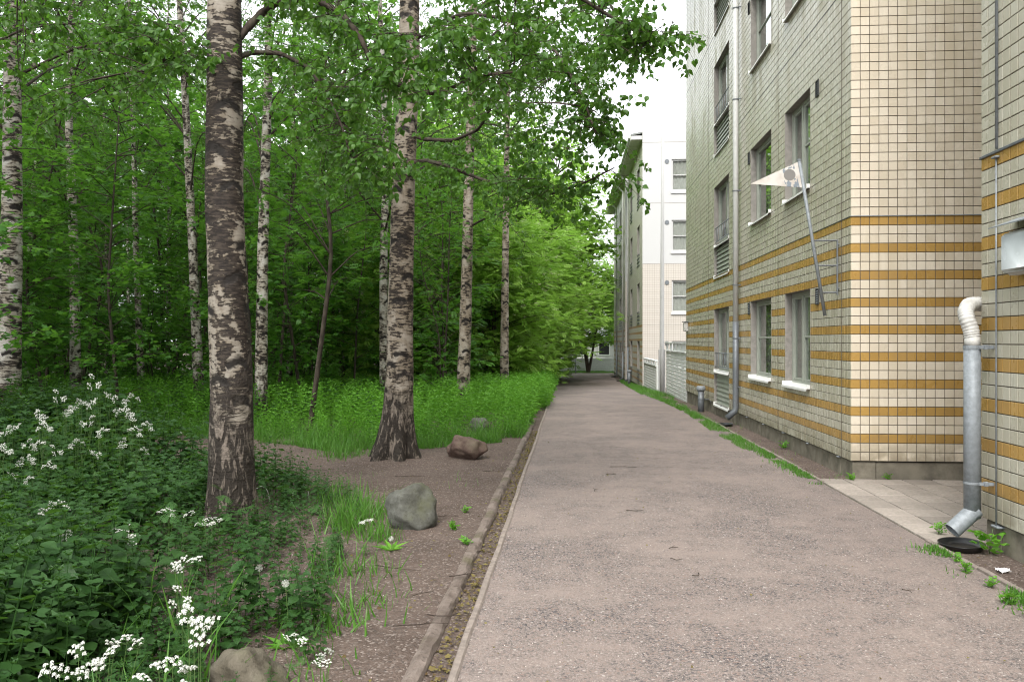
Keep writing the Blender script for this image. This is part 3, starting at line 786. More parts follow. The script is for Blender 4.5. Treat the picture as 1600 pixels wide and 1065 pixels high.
def build_main():
    root = empty('apartment_building', (XW, YC, 0), 'tall cream tiled apartment block with ochre stripes, its corner facing the paved gap', 'building', 'apartment blocks along the path')
    ncol, nrow = 126, 109
    def col(px): return (wallY(px, XW) - YC) / TP
    A0, A1 = round(col(1264.5)), round(col(1228.4)); B0, B1 = round(col(1205.5)), round(col(1173.7)); C0, C1 = round(col(1138.8)), round(col(1115.8))
    holes = []
    for k in range(4):
        r0 = 26 * k
        holes += [(A0, A1, r0 + 7, r0 + 20), (B0, B1, r0 + 7, r0 + 20), (C0, C1, r0 + (1 if k else 0), r0 + 20)]
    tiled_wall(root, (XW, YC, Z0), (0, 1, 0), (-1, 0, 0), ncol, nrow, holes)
    # gable facing the camera: the lower 21 rows beside the path tile by tile
    gcol = 46
    single = {(c, r) for c in range(14) for r in range(21)}
    tiled_wall(root, (XW + .002, YC, Z0), (1, 0, 0), (0, -1, 0), gcol, nrow, (), single, 'tile')
    for k in range(4):
        zb = Z0 + TP * 26 * k
        for i, (a, b, st) in enumerate(((A0, A1, 'A'), (B0, B1, 'B'), (C0, C1, 'C'))):
            lo = zb + TP * (7 if st != 'C' else (1 if k else 0))
            window_unit(root, YC + a * TP, YC + b * TP, lo, zb + TP * 20, st, seed=k * 7 + i)
        if k < 3 or True:
            vent_grille(root, wallY(1278, XW), 2.25 + k * 2.808); vent_grille(root, wallY(1171, XW), 2.25 + k * 2.808)
    # plinth
    ye = YC + ncol * TP
    p = MB(); yj = YC + .45
    segs = [YC + .028, YC + .45, YC + 2.6, YC + 5.2, YC + 7.8, YC + 10.4, ye]
    for a, b in zip(segs[:-1], segs[1:]):
        p = MB(); p.bbox(XW + .03, XW + .30, a + (.006 if a > YC + .1 else 0), b - .006, -1.0, Z0 - .012, .006); obj('plinth', p.mesh('plinth', False, False), M['plinth'], root)
    p = MB(); p.bbox(XW + .306, XW + gcol * TP, YC + .03, YC + .30, -1.0, Z0 - .014, .006); obj('plinth', p.mesh('plinth', False, False), M['plinth'], root)
    # flashing at the foot of the tiles with little brackets, joint flashings and vertical seals
    f = MB()
    for k in range(8): yy = YC + .45 + k * 1.3; f.bbox(XW - .018, XW + .03, yy - .03, yy + .03, Z0 - .016, Z0 - .004, .003)
    obj('bracket', f.mesh('bracket', False, False), M['galv'], root)
    for k in range(4):
        zz = Z0 + TP * (27 + 26 * k)
        f = MB(); f.bbox(XW - .004, XW + gcol * TP, YC - .012, YC + .004, zz - .0035, zz + .007, .002); obj('joint_flashing', f.mesh('joint_flashing', False, False), M['galv'], root)
        f = MB(); f.box(XW - .0035, XW + .0, YC, ye, zz - .006, zz + .006); obj('joint_seal', f.mesh('joint_seal', False, False), M['vent'], root)
    for px in (1216.4, 1107, 1316):
        c = round(col(px)); yy = YC + c * TP; f = MB(); f.box(XW - .003, XW + .006, yy - .006, yy + .006, Z0, Z0 + nrow * TP)
        obj('joint_seal', f.mesh('joint_seal', False, False), M['grout'], root)
    # remaining shell
    zt = Z0 + nrow * TP; xe = XW + gcol * TP
    s = MB()
    s.box(XW + .012, xe, ye - .02, ye, -1, zt); s.box(xe - .02, xe, YC + .012, ye - .02, -1, zt)
    s.box(XW + .012, xe, YC + .012, YC + .02, Z0 + .01, zt)
    obj('outer_wall', s.mesh('outer_wall', False, False), M['white'], root)
    for k in range(5):
        s = MB(); s.box(XW + .42, xe - .03, YC + .42, ye - .03, Z0 + TP * 26 * k - .25, Z0 + TP * 26 * k - .02); obj('floor_slab', s.mesh('floor_slab', False, False), M['interior'], root)
    s = MB(); s.box(XW + 3.0, XW + 3.1, YC + .03, ye - .03, -.5, zt - .1); obj('room_wall', s.mesh('room_wall', False, False), M['interior'], root)
    r = MB(); r.add([(XW - .55, YC - .3, zt + .05), (XW - .55, ye + .3, zt + .05), (xe, ye + .3, zt + 1.3), (xe, YC - .3, zt + 1.3),
                     (XW - .55, YC - .3, zt + .22), (XW - .55, ye + .3, zt + .22), (xe, ye + .3, zt + 1.5), (xe, YC - .3, zt + 1.5)], [[(0,1,2,3),(7,6,5,4),(0,4,5,1),(1,5,6,2),(2,6,7,3),(3,7,4,0)]])
    obj('roof', r.mesh('roof', False, False), M['roof'], root)
    return root, ye
MAIN, YE = build_main()

def build_near():
    root = empty('apartment_building', (XW, YN, 0), 'cream tiled building corner with downpipe and lamp at the right edge of the picture', 'building', 'apartment blocks along the path')
    ncol, nrow = 66, 109
    single = {(c, r) for c in range(8) for r in range(37)}
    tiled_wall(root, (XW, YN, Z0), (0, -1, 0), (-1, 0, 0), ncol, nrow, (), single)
    ye = YN - ncol * TP; xe = XW + 5.0; zt = Z0 + nrow * TP
    segs = [YN - .028, wallY(1559, XW), 4.2, 2.0, ye]
    for a, b in zip(segs[:-1], segs[1:]):
        p = MB(); p.bbox(XW + .03, XW + .3, b + .006, a - (.006 if a < YN - .1 else 0), -.6, Z0 - .012, .006); obj('plinth', p.mesh('plinth', False, False), M['plinth'], root)
    s = MB(); s.box(XW + .012, xe, YN - .008, YN, Z0, zt); obj('side_wall', s.mesh('side_wall', False, False), m_fartile('side_tile', Z0, 0), root)
    p = MB(); p.bbox(XW + .306, xe, YN - .3, YN - .03, -.6, Z0 - .014, .006); obj('plinth', p.mesh('plinth', False, False), M['plinth'], root)
    s = MB(); s.box(XW + .012, xe, ye, ye + .02, -.6, zt); s.box(xe - .02, xe, ye + .02, YN - .01, -.6, zt); s.box(XW + .012, xe - .02, ye + .02, YN - .01, zt - .1, zt)
    obj('outer_wall', s.mesh('outer_wall', False, False), M['white'], root)
    zz = Z0 + TP * 27; f = MB(); f.bbox(XW - .014, XW + .0, ye, YN + .004, zz - .012, zz + .010, .003); obj('joint_flashing', f.mesh('joint_flashing', False, False), M['galv_d'], root)
    # vertical seal with a thin conduit on it
    yy = wallY(1559, XW) ; f = MB(); f.tube([(XW - .012, yy, Z0 - .02), (XW - .012, yy, zz - .06)], .006, 8); f.tube([(XW - .008, yy, zz + .02), (XW - .008, yy, zt)], .012, 8)
    obj('conduit', f.mesh('conduit', True, False), M['galv'], root)
    f = MB(); f.bbox(XW - .035, XW, yy - .035, yy + .035, zz - .055, zz - .04, .004); f.bbox(XW - .03, XW + .03, yy - .05, yy + .05, Z0 - .03, Z0 - .014, .004); obj('bracket', f.mesh('bracket', False, False), M['galv'], root)
build_near()

# wall at the back of the paved gap
s = MB(); s.box(8.3, 8.5, YN, YC, -.3, 12); o = obj('link_wall', s.mesh('link_wall', False, False), m_fartile('link_tile', Z0, 1)); setp(o, 'tiled wall closing the back of the paved gap', 'wall', kind='structure')

def far_block(name, label, y0, y1, xw, xe, dz, win_px, gable_win, pipes):
    """apartment block too far away for single tiles; facade faces -X, gable faces the camera"""
    root = empty(name, (xw, y0, float(gz(y0))), label, 'building', 'apartment blocks along the path')
    zt = 11.3; z0 = Z0 + dz; storey = 2.808; zj = z0 + 27 * TP
    fac = m_fartile(name + '_facade', z0, 1)
    gab = m_fartile(name + '_gable', z0, 0, False, (.47, .435, .39), zj + storey)
    # facade with openings
    ys = sorted({y0, y1, *[v for a in win_px for v in a]}); zs = [z0]
    for k in range(4): zs += [z0 + TP * (26 * k + 6.5), z0 + TP * (26 * k + 20)]
    zs += [zt]; V = []; Q = []
    def op(y, z): return any(a < y < b for a, b in win_px) and any(z0 + TP * (26 * k + 6.5) < z < z0 + TP * (26 * k + 20) for k in range(4))
    for a, b in zip(ys[:-1], ys[1:]):
        for c, d in zip(zs[:-1], zs[1:]):
            if op((a + b) / 2, (c + d) / 2): continue
            n = len(V); V += [(xw, a, c), (xw, b, c), (xw, b, d), (xw, a, d)]; Q.append((n + 3, n + 2, n + 1, n))
    obj('facade', mk_mesh('facade', V, [Q]), fac, root)
    for a, b in win_px:
        for k in range(4):
            za, zb = z0 + TP * (26 * k + 6.5), z0 + TP * (26 * k + 20); m_ = MB()
            m_.bbox(xw + .10, xw + .17, a, a + .06, za, zb, .005); m_.bbox(xw + .10, xw + .17, b - .06, b, za, zb, .005)
            m_.bbox(xw + .101, xw + .169, a + .06, b - .06, zb - .06, zb, .005); m_.bbox(xw + .101, xw + .169, a + .06, b - .06, za, za + .06, .005)
            m_.bbox(xw + .095, xw + .16, (a + b) / 2 - .03, (a + b) / 2 + .03, za + .06, zb - .06, .005)
            wn = obj('window', m_.mesh('window', False, False), M['frame'], root)
            g = MB(); g.box(xw + .13, xw + .134, a + .06, b - .06, za + .06, zb - .06); obj('pane', g.mesh('pane', False, False), M['glass'], wn)
            r = MB()
            for yy, q in ((a, (3, 2, 1, 0)), (b, (0, 1, 2, 3))): r.add([(xw - .002, yy, za), (xw + .3, yy, za), (xw + .3, yy, zb), (xw - .002, yy, zb)], [[q]])
            for z_, q in ((za, (0, 1, 2, 3)), (zb, (3, 2, 1, 0))): r.add([(xw - .002, a, z_), (xw + .3, a, z_), (xw + .3, b, z_), (xw - .002, b, z_)], [[q]])
            obj('reveal', r.mesh('reveal', False, False), M['reveal'], wn)
            if k < 4 and b - a > 1.0:
                rl = MB()
                for zz in (za - .5, za - .33, za - .16, za + .02): rl.bbox(xw - .03, xw - .004, a + .05, b - .05, zz, zz + .05, .004)
                obj('slat_panel', rl.mesh('slat_panel', False, False), M['galv_d'], wn)
    # gable with openings
    xs = sorted({xw, xe, *[v for a in gable_win for v in a[:2]]}); zz_ = sorted({z0, zt, *[v for a in gable_win for v in a[2:]]}); V = []; Q = []
    for a, b in zip(xs[:-1], xs[1:]):
        for c, d in zip(zz_[:-1], zz_[1:]):
            mx, mz = (a + b) / 2, (c + d) / 2
            if any(g[0] < mx < g[1] and g[2] < mz < g[3] for g in gable_win): continue
            n = len(V); V += [(a, y0, c), (b, y0, c), (b, y0, d), (a, y0, d)]; Q.append((n, n + 1, n + 2, n + 3))
    # sloping top
    n = len(V); V += [(xw, y0, zt), (xe, y0, zt), (xe, y0, zt + .36 + (xe - xw - 1.3) * .22), (xw + 1.3, y0, zt + .36), (xw, y0, zt + .30)]; Q2 = [(n, n + 1, n + 3), (n, n + 3, n + 4)]; Q2.append((n + 1, n + 2, n + 3))
    obj('gable', mk_mesh('gable', V, [Q, Q2]), gab, root)
    for a, b, c, d in gable_win:
        m_ = MB(); yy = y0 + .05
        m_.bbox(a, a + .07, yy, yy + .06, c, d, .005); m_.bbox(b - .07, b, yy, yy + .06, c, d, .005); m_.bbox(a + .07, b - .07, yy + .001, yy + .059, c, c + .07, .005); m_.bbox(a + .07, b - .07, yy + .001, yy + .059, d - .07, d, .005)
        m_.bbox(a + .07, b - .07, yy + .002, yy + .058, (c + d) / 2 - .02, (c + d) / 2 + .02, .004)
        wn = obj('window', m_.mesh('window', False, False), M['white'], root)
        g = MB(); g.box(a + .07, b - .07, yy + .03, yy + .034, c + .07, d - .07); obj('pane', g.mesh('pane', False, False), M['glass'], wn)
        s_ = MB(); s_.bbox(a - .04, b + .04, y0 - .06, y0 + .05, c - .12, c - .01, .01); obj('sill', s_.mesh('sill', False, False), M['sill'], wn)
        cu = MB(); n = 30; xx = np.linspace(a, b, n); yv = y0 + .14 + .015 * np.sin(np.arange(n) * 1.6)
        V = [(xx[i], yv[i], c + .02) for i in range(n)] + [(xx[i], yv[i], c + (d - c) * .98) for i in range(n)]
        cu.add(V, [[(i, i + 1, n + i + 1, n + i) for i in range(n - 1)]]); obj('curtain', cu.mesh('curtain', True, False), M['curtain'], wn)
        v_ = MB(); v_.tube([(a - .22, y0 - .03, d - .1), (a - .22, y0 + .01, d - .1)], .10, 14); obj('vent', v_.mesh('vent', False, False), M['galv_d'], root)
    for k in range(4):
        zz = zj + storey * k - .006
        if zz < zt: f = MB(); f.box(xw - .004, xe, y0 - .004, y0 + .01, zz, zz + .02); obj('joint_seal', f.mesh('joint_seal', False, False), M['reveal'], root)
    p = MB(); p.box(xw + .03, xe, y0 + .03, y1, -1.6, z0 - .01); obj('plinth', p.mesh('plinth', False, False), M['plinth'], root)
    s_ = MB(); s_.box(xw + .5, xe, y1 - .05, y1, -1, zt); s_.box(xw + 2.5, xw + 2.6, y0 + .4, y1 - .06, -1, zt); s_.box(xw + .01, xw + .5, y1 - .05, y1 - .01, -1, zt); s_.box(xe - .05, xe, y0 + .01, y1 - .06, -1, zt); obj('outer_wall', s_.mesh('outer_wall', False, False), M['white'], root)
    for k in range(5): s_ = MB(); s_.box(xw + .35, xw + 2.5, y0 + .35, y1 - .06, z0 + storey * k - .2, z0 + storey * k); obj('floor_slab', s_.mesh('floor_slab', False, False), M['interior'], root)
    # eaves: soffit boards, fascia, roof, gutter
    ez = zt - .25; ox = .52
    n = int((y1 - y0 - .2) / .62)
    for k in range(n):
        b = MB(); ya = y0 + .12 + k * (y1 - y0 - .1) / n; b.bbox(xw - ox, xw + .0, ya, ya + (y1 - y0 - .1) / n - .025, ez - .06, ez - .035, .004); obj('soffit_board', b.mesh('soffit_board', False, False), M['eave'], root)
    b = MB(); b.bbox(xw - ox - .03, xw - ox + .0, y0 + .08, y1 + .1, ez - .1, ez + .16, .006); obj('fascia', b.mesh('fascia', False, False), M['eave'], root)
    b = MB(); b.add([(xw - ox - .02, y0 + .04, ez + .12), (xw - ox - .02, y1 + .2, ez + .12), (xe, y1 + .2, ez + .16 + (xe - xw) * .2), (xe, y0 + .04, ez + .16 + (xe - xw) * .2),
                     (xw - ox - .02, y0 + .04, ez + .2), (xw - ox - .02, y1 + .2, ez + .2), (xe, y1 + .2, ez + .24 + (xe - xw) * .2), (xe, y0 + .04, ez + .24 + (xe - xw) * .2)], [[(0,1,2,3),(7,6,5,4),(0,4,5,1),(1,5,6,2),(2,6,7,3),(3,7,4,0)]]); obj('roof', b.mesh('roof', False, False), M['roof'], root)
    b = MB(); b.bbox(xw - ox, xw + .0, y0 + .06, y0 + .09, ez - .06, ez + .118, .004); obj('eave_end_board', b.mesh('eave_end_board', False, False), M['white'], root)
    b = MB(); b.tube([(xw - ox - .08, y0 + .08, ez + .05), (xw - ox - .08, y1 + .1, ez + .03)], .06, 10); obj('gutter', b.mesh('gutter', True, False), M['pipe_w'], root)
    # downpipes on the facade
    for yy, zsp in pipes:
        gzz = float(gz(yy)); b = MB(); b.tube([(xw - ox - .06, yy, ez), (xw - .10, yy, ez - .55), (xw - .10, yy, ez - .8), (xw - .10, yy, zsp)], .05, 10); dp = obj('downpipe', b.mesh('downpipe', True, False), M['pipe_w'], root)
        b = MB(); b.tube([(xw - .10, yy, zsp), (xw - .10, yy, gzz + .22), (xw - .26, yy, gzz + .10)], .058, 10); obj('lower_pipe', b.mesh('lower_pipe', True, False), M['galv_d'], dp)
        b = MB(); b.tube([(xw - .3, yy, gzz + .02), (xw - .3, yy, gzz + .06)], [.17, .2], 14); obj('catch_basin', b.mesh('catch_basin', False, False), M['black'], dp)
    return root
Y2, Y2E = 37.4, 46.4
far_block('apartment_building', 'white gabled apartment block with cream tiled base behind the flagpole', Y2, Y2E, XW, XW + 9, -.73,
          [(38.9, 40.3), (43.4, 44.8)], [(4.68, 6.0, 2.98 - 2.808 + .3, 4.45 - 2.808), (4.68, 6.0, 2.98, 4.45), (4.68, 6.0, 5.79, 7.23), (4.68, 6.0, 8.58, 10.04)], [(45.4, 1.3)])
far_block('apartment_building', 'farthest tiled apartment block at the far end of the gravel path', 47.2, 59.5, 3.22, 12, -.82,
          [(49.5, 50.7), (51.4, 52.6), (56.0, 57.2)], [], [(47.9, 1.0), (54.2, 1.5)])

# ------------------------------------------------------------------ drain pipes, vents, lamp, pennant, fences, flagpole
def ring_strap(mb, c, r, z, w_=.022):
    n = 16; a = np.arange(n) / n * 2 * np.pi
    V = [(c[0] + (r + .004) * math.cos(t_), c[1] + (r + .004) * math.sin(t_), z - w_ / 2) for t_ in a] + [(c[0] + (r + .004) * math.cos(t_), c[1] + (r + .004) * math.sin(t_), z + w_ / 2) for t_ in a]
    mb.add(V, [[(i, (i + 1) % n, n + (i + 1) % n, n + i) for i in range(n)]])

def build_near_pipe():
    c = (3.205, 6.645); r = .062
    root = empty('downpipe', (c[0], c[1], 0), 'short thick galvanised downpipe with white flexible elbow at the near building corner', 'downpipe')
    b = MB(); b.tube([(c[0], c[1], .24), (c[0], c[1], 1.0), (c[0], c[1], 1.60)], r, 24); obj('pipe', b.mesh('pipe', True, False), M['galv'], root)
    # open spout
    p0 = np.array((c[0] + .004, c[1], .285)); d = nrm(np.array((-.72, -.1, -.62))); e = p0 + d * .225
    V1, Q1 = tube([p0 - d * .03, p0 + d * .08, e], r * 1.04, 24); V2, Q2 = tube([p0 - d * .0, p0 + d * .08, e], r * .97, 24)
    b = MB(); b.add(V1, [Q1]); b.add(V2, [Q2[:, ::-1]]); k = len(V1); b.add(np.concatenate([V1[-24:], V2[-24:]]), [[(i, (i + 1) % 24, 24 + (i + 1) % 24, 24 + i) for i in range(24)]])
    obj('spout', b.mesh('spout', True, False), M['galv'], root)
    b = MB(); b.tube([(c[0], c[1], 1.60), (c[0], c[1], 1.685)], r * .93, 24); obj('collar', b.mesh('collar', True, False), M['plastic_w'], root)
    path = [(c[0], c[1], 1.68), (c[0] - .008, c[1] + .005, 1.74), (c[0] - .03, c[1] + .02, 1.82), (c[0] - .03, c[1] + .05, 1.88), (c[0] + .02, c[1] + .12, 1.935), (c[0] + .10, c[1] + .19, 1.955), (c[0] + .22, c[1] + .23, 1.955)]
    pts = []; 
    for i in range(len(path) - 1):
        for k in range(11): f = k / 11; pts.append(np.array(path[i]) * (1 - f) + np.array(path[i + 1]) * f)
    pts = np.array(pts); 
    for _ in range(4): pts[1:-1] = (pts[:-2] + pts[2:] + 2 * pts[1:-1]) / 4
    rad = [r * (.93 + .045 * math.sin(i * 1.7) + .06 * mnoise.noise(Vector((i * .5, 0, 0)))) for i in range(len(pts))]
    b = MB(); b.tube(pts, rad, 24, wob=.16); obj('flexible_elbow', b.mesh('flexible_elbow', True, False), M['plastic_w'], root)
    for z, t_ in ((1.60, .03), (.52, .02)):
        b = MB(); ring_strap(b, c, r, z, t_); b.bbox(c[0] + .02, XW, c[1] - .075, c[1] - .066, z - .014, z + .014, .002); b.bbox(c[0] + .055, c[0] + .085, c[1] - .085, c[1] - .055, z - .018, z + .018, .003)
        obj('clamp', b.mesh('clamp', False, False), M['galv'], root)
build_near_pipe()

def saucer(x, y, z, r, label):
    prof = [(.0, .012), (.72, .012), (.84, .02), (.95, .10), (1.0, .12), (1.03, .115), (1.0, .10), (.87, .0), (.0, .0)]
    n = 40; b = MB(); V = []
    for (pr, pz) in prof:
        for k in range(n): a = k / n * 2 * math.pi; V.append((pr * r * math.cos(a), pr * r * math.sin(a), pz * r * 2.2))
    Q = [(i * n + k, i * n + (k + 1) % n, (i + 1) * n + (k + 1) % n, (i + 1) * n + k) for i in range(len(prof) - 1) for k in range(n)]
    b.add(V, [Q]); o = obj('plastic_saucer', b.mesh('plastic_saucer', True, False), M['black']); o.location = (x, y, z); o.rotation_euler = (.02, -.03, 0)
    return setp(o, label, 'saucer', 'black saucers under the downpipes')
saucer(3.11, 6.62, .004, .165, 'round black plastic saucer lying under the galvanised spout')

def build_main_pipe():
    xc, yc, r = XW - .085, wallY(1149.5, XW - .085), .055
    root = empty('downpipe', (xc, yc, float(gz(yc))), 'tall pale downpipe with dark lower section on the striped facade', 'downpipe')
    b = MB(); b.tube([(xc, yc, 2.02), (xc, yc, 6), (xc, yc, 12.0)], r, 18); obj('upper_pipe', b.mesh('upper_pipe', True, False), M['pipe_w'], root)
    b = MB(); b.tube([(xc, yc, 2.03), (xc, yc, 1.0), (xc, yc, .34), (xc - .015, yc, .27), (xc - .17, yc, .13)], r * 1.1, 18); obj('lower_pipe', b.mesh('lower_pipe', True, False), M['galv_d'], root)
    for z in (.75, 1.7, 2.75, 4.6, 6.4, 8.2, 10.2):
        b = MB(); ring_strap(b, (xc, yc), r * 1.1, z); b.bbox(xc + .03, XW, yc - .08, yc - .07, z - .012, z + .012, .002); obj('clamp', b.mesh('clamp', False, False), M['galv_d'], root)
    saucer(xc - .22, yc - .05, float(gz(yc)) + .004, .16, 'small black saucer under the tall pale downpipe')
build_main_pipe()

def vent_stub(x, y, label, h=.6):
    z = float(gz(y)); root = empty('vent_pipe', (x, y, z), label, 'vent pipe', 'capped vent pipes by the walls')
    b = MB(); b.tube([(x, y, z - .05), (x, y, z + h - .08)], .075, 18); obj('pipe', b.mesh('pipe', True, False), M['galv_d'], root)
    b = MB(); b.tube([(x, y, z + h - .10), (x, y, z + h - .07), (x, y, z + h), (x, y, z + h + .02)], [.085, .11, .108, .09], 18); obj('cap', b.mesh('cap', True, False), M['galv'], root)
    b = MB(); ring_strap(b, (x, y), .075, z + .30); b.bbox(x + .05, XW + .03, y - .01, y + .01, z + .29, z + .31, .002); obj('strap', b.mesh('strap', False, False), M['galv_d'], root)
vent_stub(3.15, 19.6, 'short grey capped vent pipe standing beside the striped facade')
vent_stub(2.95, 40.5, 'small distant capped vent pipe by the white gabled block', .75)

def build_lamp():
    y0, y1 = 5.74, 6.22; x0 = XW - .13; z0, z1 = 2.135, 2.46
    root = empty('wall_lamp', (XW, (y0 + y1) / 2, z0), 'boxy white wall lamp under a metal hood on the near tiled wall', 'lamp')
    b = MB(); b.bbox(x0 + .02, XW - .002, y0, y1, z0, z1, .025); obj('casing', b.mesh('casing', False, False), M['plastic_w'], root)
    b = MB(); b.bbox(x0 - .02, x0 + .035, y0 + .03, y1 - .012, z0 + .015, z1 - .015, .03); obj('diffuser', b.mesh('diffuser', True, False), M['lamp_glass'], root)
    b = MB(); b.add([(XW - .002, y0 - .05, z1 + .10), (XW - .002, y1 + .05, z1 + .10), (x0 - .07, y1 + .05, z1 + .03), (x0 - .07, y0 - .05, z1 + .03), (XW - .002, y0 - .05, z1 + .108), (XW - .002, y1 + .05, z1 + .108), (x0 - .07, y1 + .05, z1 + .038), (x0 - .07, y0 - .05, z1 + .038)], [[(0,1,2,3),(7,6,5,4),(0,4,5,1),(1,5,6,2),(2,6,7,3),(3,7,4,0)]])
    obj('hood', b.mesh('hood', False, False), M['galv'], root)
    b = MB(); b.bbox(XW - .06, XW - .002, 5.92, 6.02, z1, z1 + .09, .004); obj('bracket', b.mesh('bracket', False, False), M['vent'], root)
build_lamp()
def small_lamp():
    y = YE - .35; b = MB(); b.bbox(XW - .12, XW - .0, y - .09, y + .09, 1.92, 2.18, .02); root = obj('wall_lamp', b.mesh('wall_lamp', False, False), M['plastic_w']); setp(root, 'small pale wall lamp at the far end of the striped facade', 'lamp')
    b = MB(); b.bbox(XW - .15, XW - .0, y - .12, y + .12, 2.185, 2.205, .004); obj('hood', b.mesh('hood', False, False), M['galv_d'], root)
small_lamp()

def build_pennant():
    yb = wallY(1311, XW); d = yb * CT - 3.0 * ST
    def W(px, py, dy=0): 
        p = P(px, py, d); return np.array((p[0], yb + dy, p[2]))
    top, bot = W(1249, 250), W(1288.5, 493)
    root = empty('pennant_sign', (XW, yb, 2.3), 'faded white triangular metal pennant on a leaning galvanised pole bracketed to the facade', 'sign')
    b = MB(); b.tube([top, (top + bot) / 2, bot], .021, 14); obj('pole', b.mesh('pole', True, False), M['galv'], root)
    b = MB(); b.tube([top + (0, 0, -.004), top + np.array((0, 0, .012))], .027, 14); obj('pole_cap', b.mesh('pole_cap', False, False), M['galv'], root)
    zt, zm, zl = W(1312, 376)[2], W(1312, 415)[2], W(1312, 457)[2]
    def onp(z): f = (z - bot[2]) / (top[2] - bot[2]); return bot + (top - bot) * f
    b = MB(); b.tube([(XW - .02, yb, zl - .03), (XW - .02, yb, zt + .004)], .012, 8); 
    for z in (zt, zm, zl): b.tube([onp(z), (XW - .02, yb, z)], .010, 8)
    for z in (zt - .05, zl + .05): b.tube([(XW - .02, yb, z), (XW + .005, yb, z)], .012, 6)
    obj('bracket', b.mesh('bracket', False, False), M['galv_d'], root)
    # plate; local origin near the pole
    a, c, tip = W(1246.5, 253), W(1253.5, 293), W(1174, 286)
    org = (a + c) / 2
    A = np.array([a, c, tip]) - org; th = .004
    V = [tuple(p + (0, -th, 0)) for p in A] + [tuple(p + (0, th, 0)) for p in A]
    me = mk_mesh('plate', V, [[(0, 1, 4, 3), (1, 2, 5, 4), (2, 0, 3, 5)], [(2, 1, 0), (3, 4, 5)]])
    o = obj('plate', me, M['pennant'], root, True); o.location = Vector(org) - wloc(root)
build_pennant()

def slat_fence(name, label, y0, y1, x, top, nsl, posts):
    root = empty(name, (x, y0, float(gz(y0))), label, 'fence')
    n = max(2, int((y1 - y0) / 1.2)); bot = min(float(gz(y0)), float(gz(y1))) + .05; h = (top - bot) / nsl
    for i in range(nsl):
        b = MB(); b.bbox(x - .012, x + .012, y0, y1, bot + i * h, bot + i * h + h - .02, .004); obj('slat', b.mesh('slat', False, False), M['wood_w'], root)
    for k in range(n + 1):
        yy = y0 + (y1 - y0) * k / n; b = MB(); b.bbox(x + .014, x + .084, yy - .035, yy + .035, bot - .3, top, .005); obj('post', b.mesh('post', False, False), M['wood_w'], root)
    b = MB(); b.bbox(x - .05, x + .12, y0 - .03, y1 + .03, top + .002, top + .035, .006); obj('cap_rail', b.mesh('cap_rail', False, False), M['wood_w'], root)
    return root
f1 = slat_fence('slat_fence', 'tall pale slatted screen fence between the striped facade and the flagpole', YE + .05, 28.4, XW + .03, 1.30, 13, 4)
f2 = slat_fence('slat_fence', 'low pale slatted fence in front of the white gabled block', 31.6, 36.9, XW + .02, .66, 10, 4)
def fence_lattice(root, y0, y1, x, z0, z1):
    n = int((y1 - y0) / .9)
    for k in range(n + 1):
        yy = y0 + (y1 - y0) * k / n; b = MB(); b.bbox(x - .01, x + .05, yy - .06, yy + .06, z0, z1, .008); obj('baluster', b.mesh('baluster', False, False), M['wood_w'], root)
    b = MB(); b.bbox(x - .05, x + .10, y0 - .08, y1 + .08, z1 + .001, z1 + .05, .006); obj('top_rail', b.mesh('top_rail', False, False), M['wood_w'], root)
fence_lattice(f1, YE + .1, 28.3, XW + .03, 1.338, 1.56)
fence_lattice(f2, 31.7, 36.8, XW + .02, .698, .84)

def build_flagpole():
    y = 29.7; x = XW + .02; z = float(gz(y)); root = empty('flagpole', (x, y, z), 'tall white tapering flagpole in front of the white gabled block', 'flagpole')
    b = MB(); b.tube([(x, y, z - .1), (x, y, z + 1.9), (x + .02, y, 6), (x + .04, y, 13.4)], [.085, .08, .062, .03], 16); obj('pole', b.mesh('pole', True, False), M['white'], root)
    b = MB(); b.bbox(x - .12, x - .09, y - .06, y + .06, z - .1, z + 1.6, .006); b.bbox(x + .09, x + .12, y - .06, y + .06, z - .1, z + 1.6, .006); b.bbox(x - .09, x + .09, y - .03, y + .03, z + 1.30, z + 1.36, .004); obj('mount', b.mesh('mount', False, False), M['white'], root)
    b = MB(); b.tube([(x + .04, y, 13.4), (x + .04, y, 13.46), (x + .04, y, 13.52)], [.03, .05, .02], 12); obj('finial', b.mesh('finial', True, False), M['white'], root)
build_flagpole()

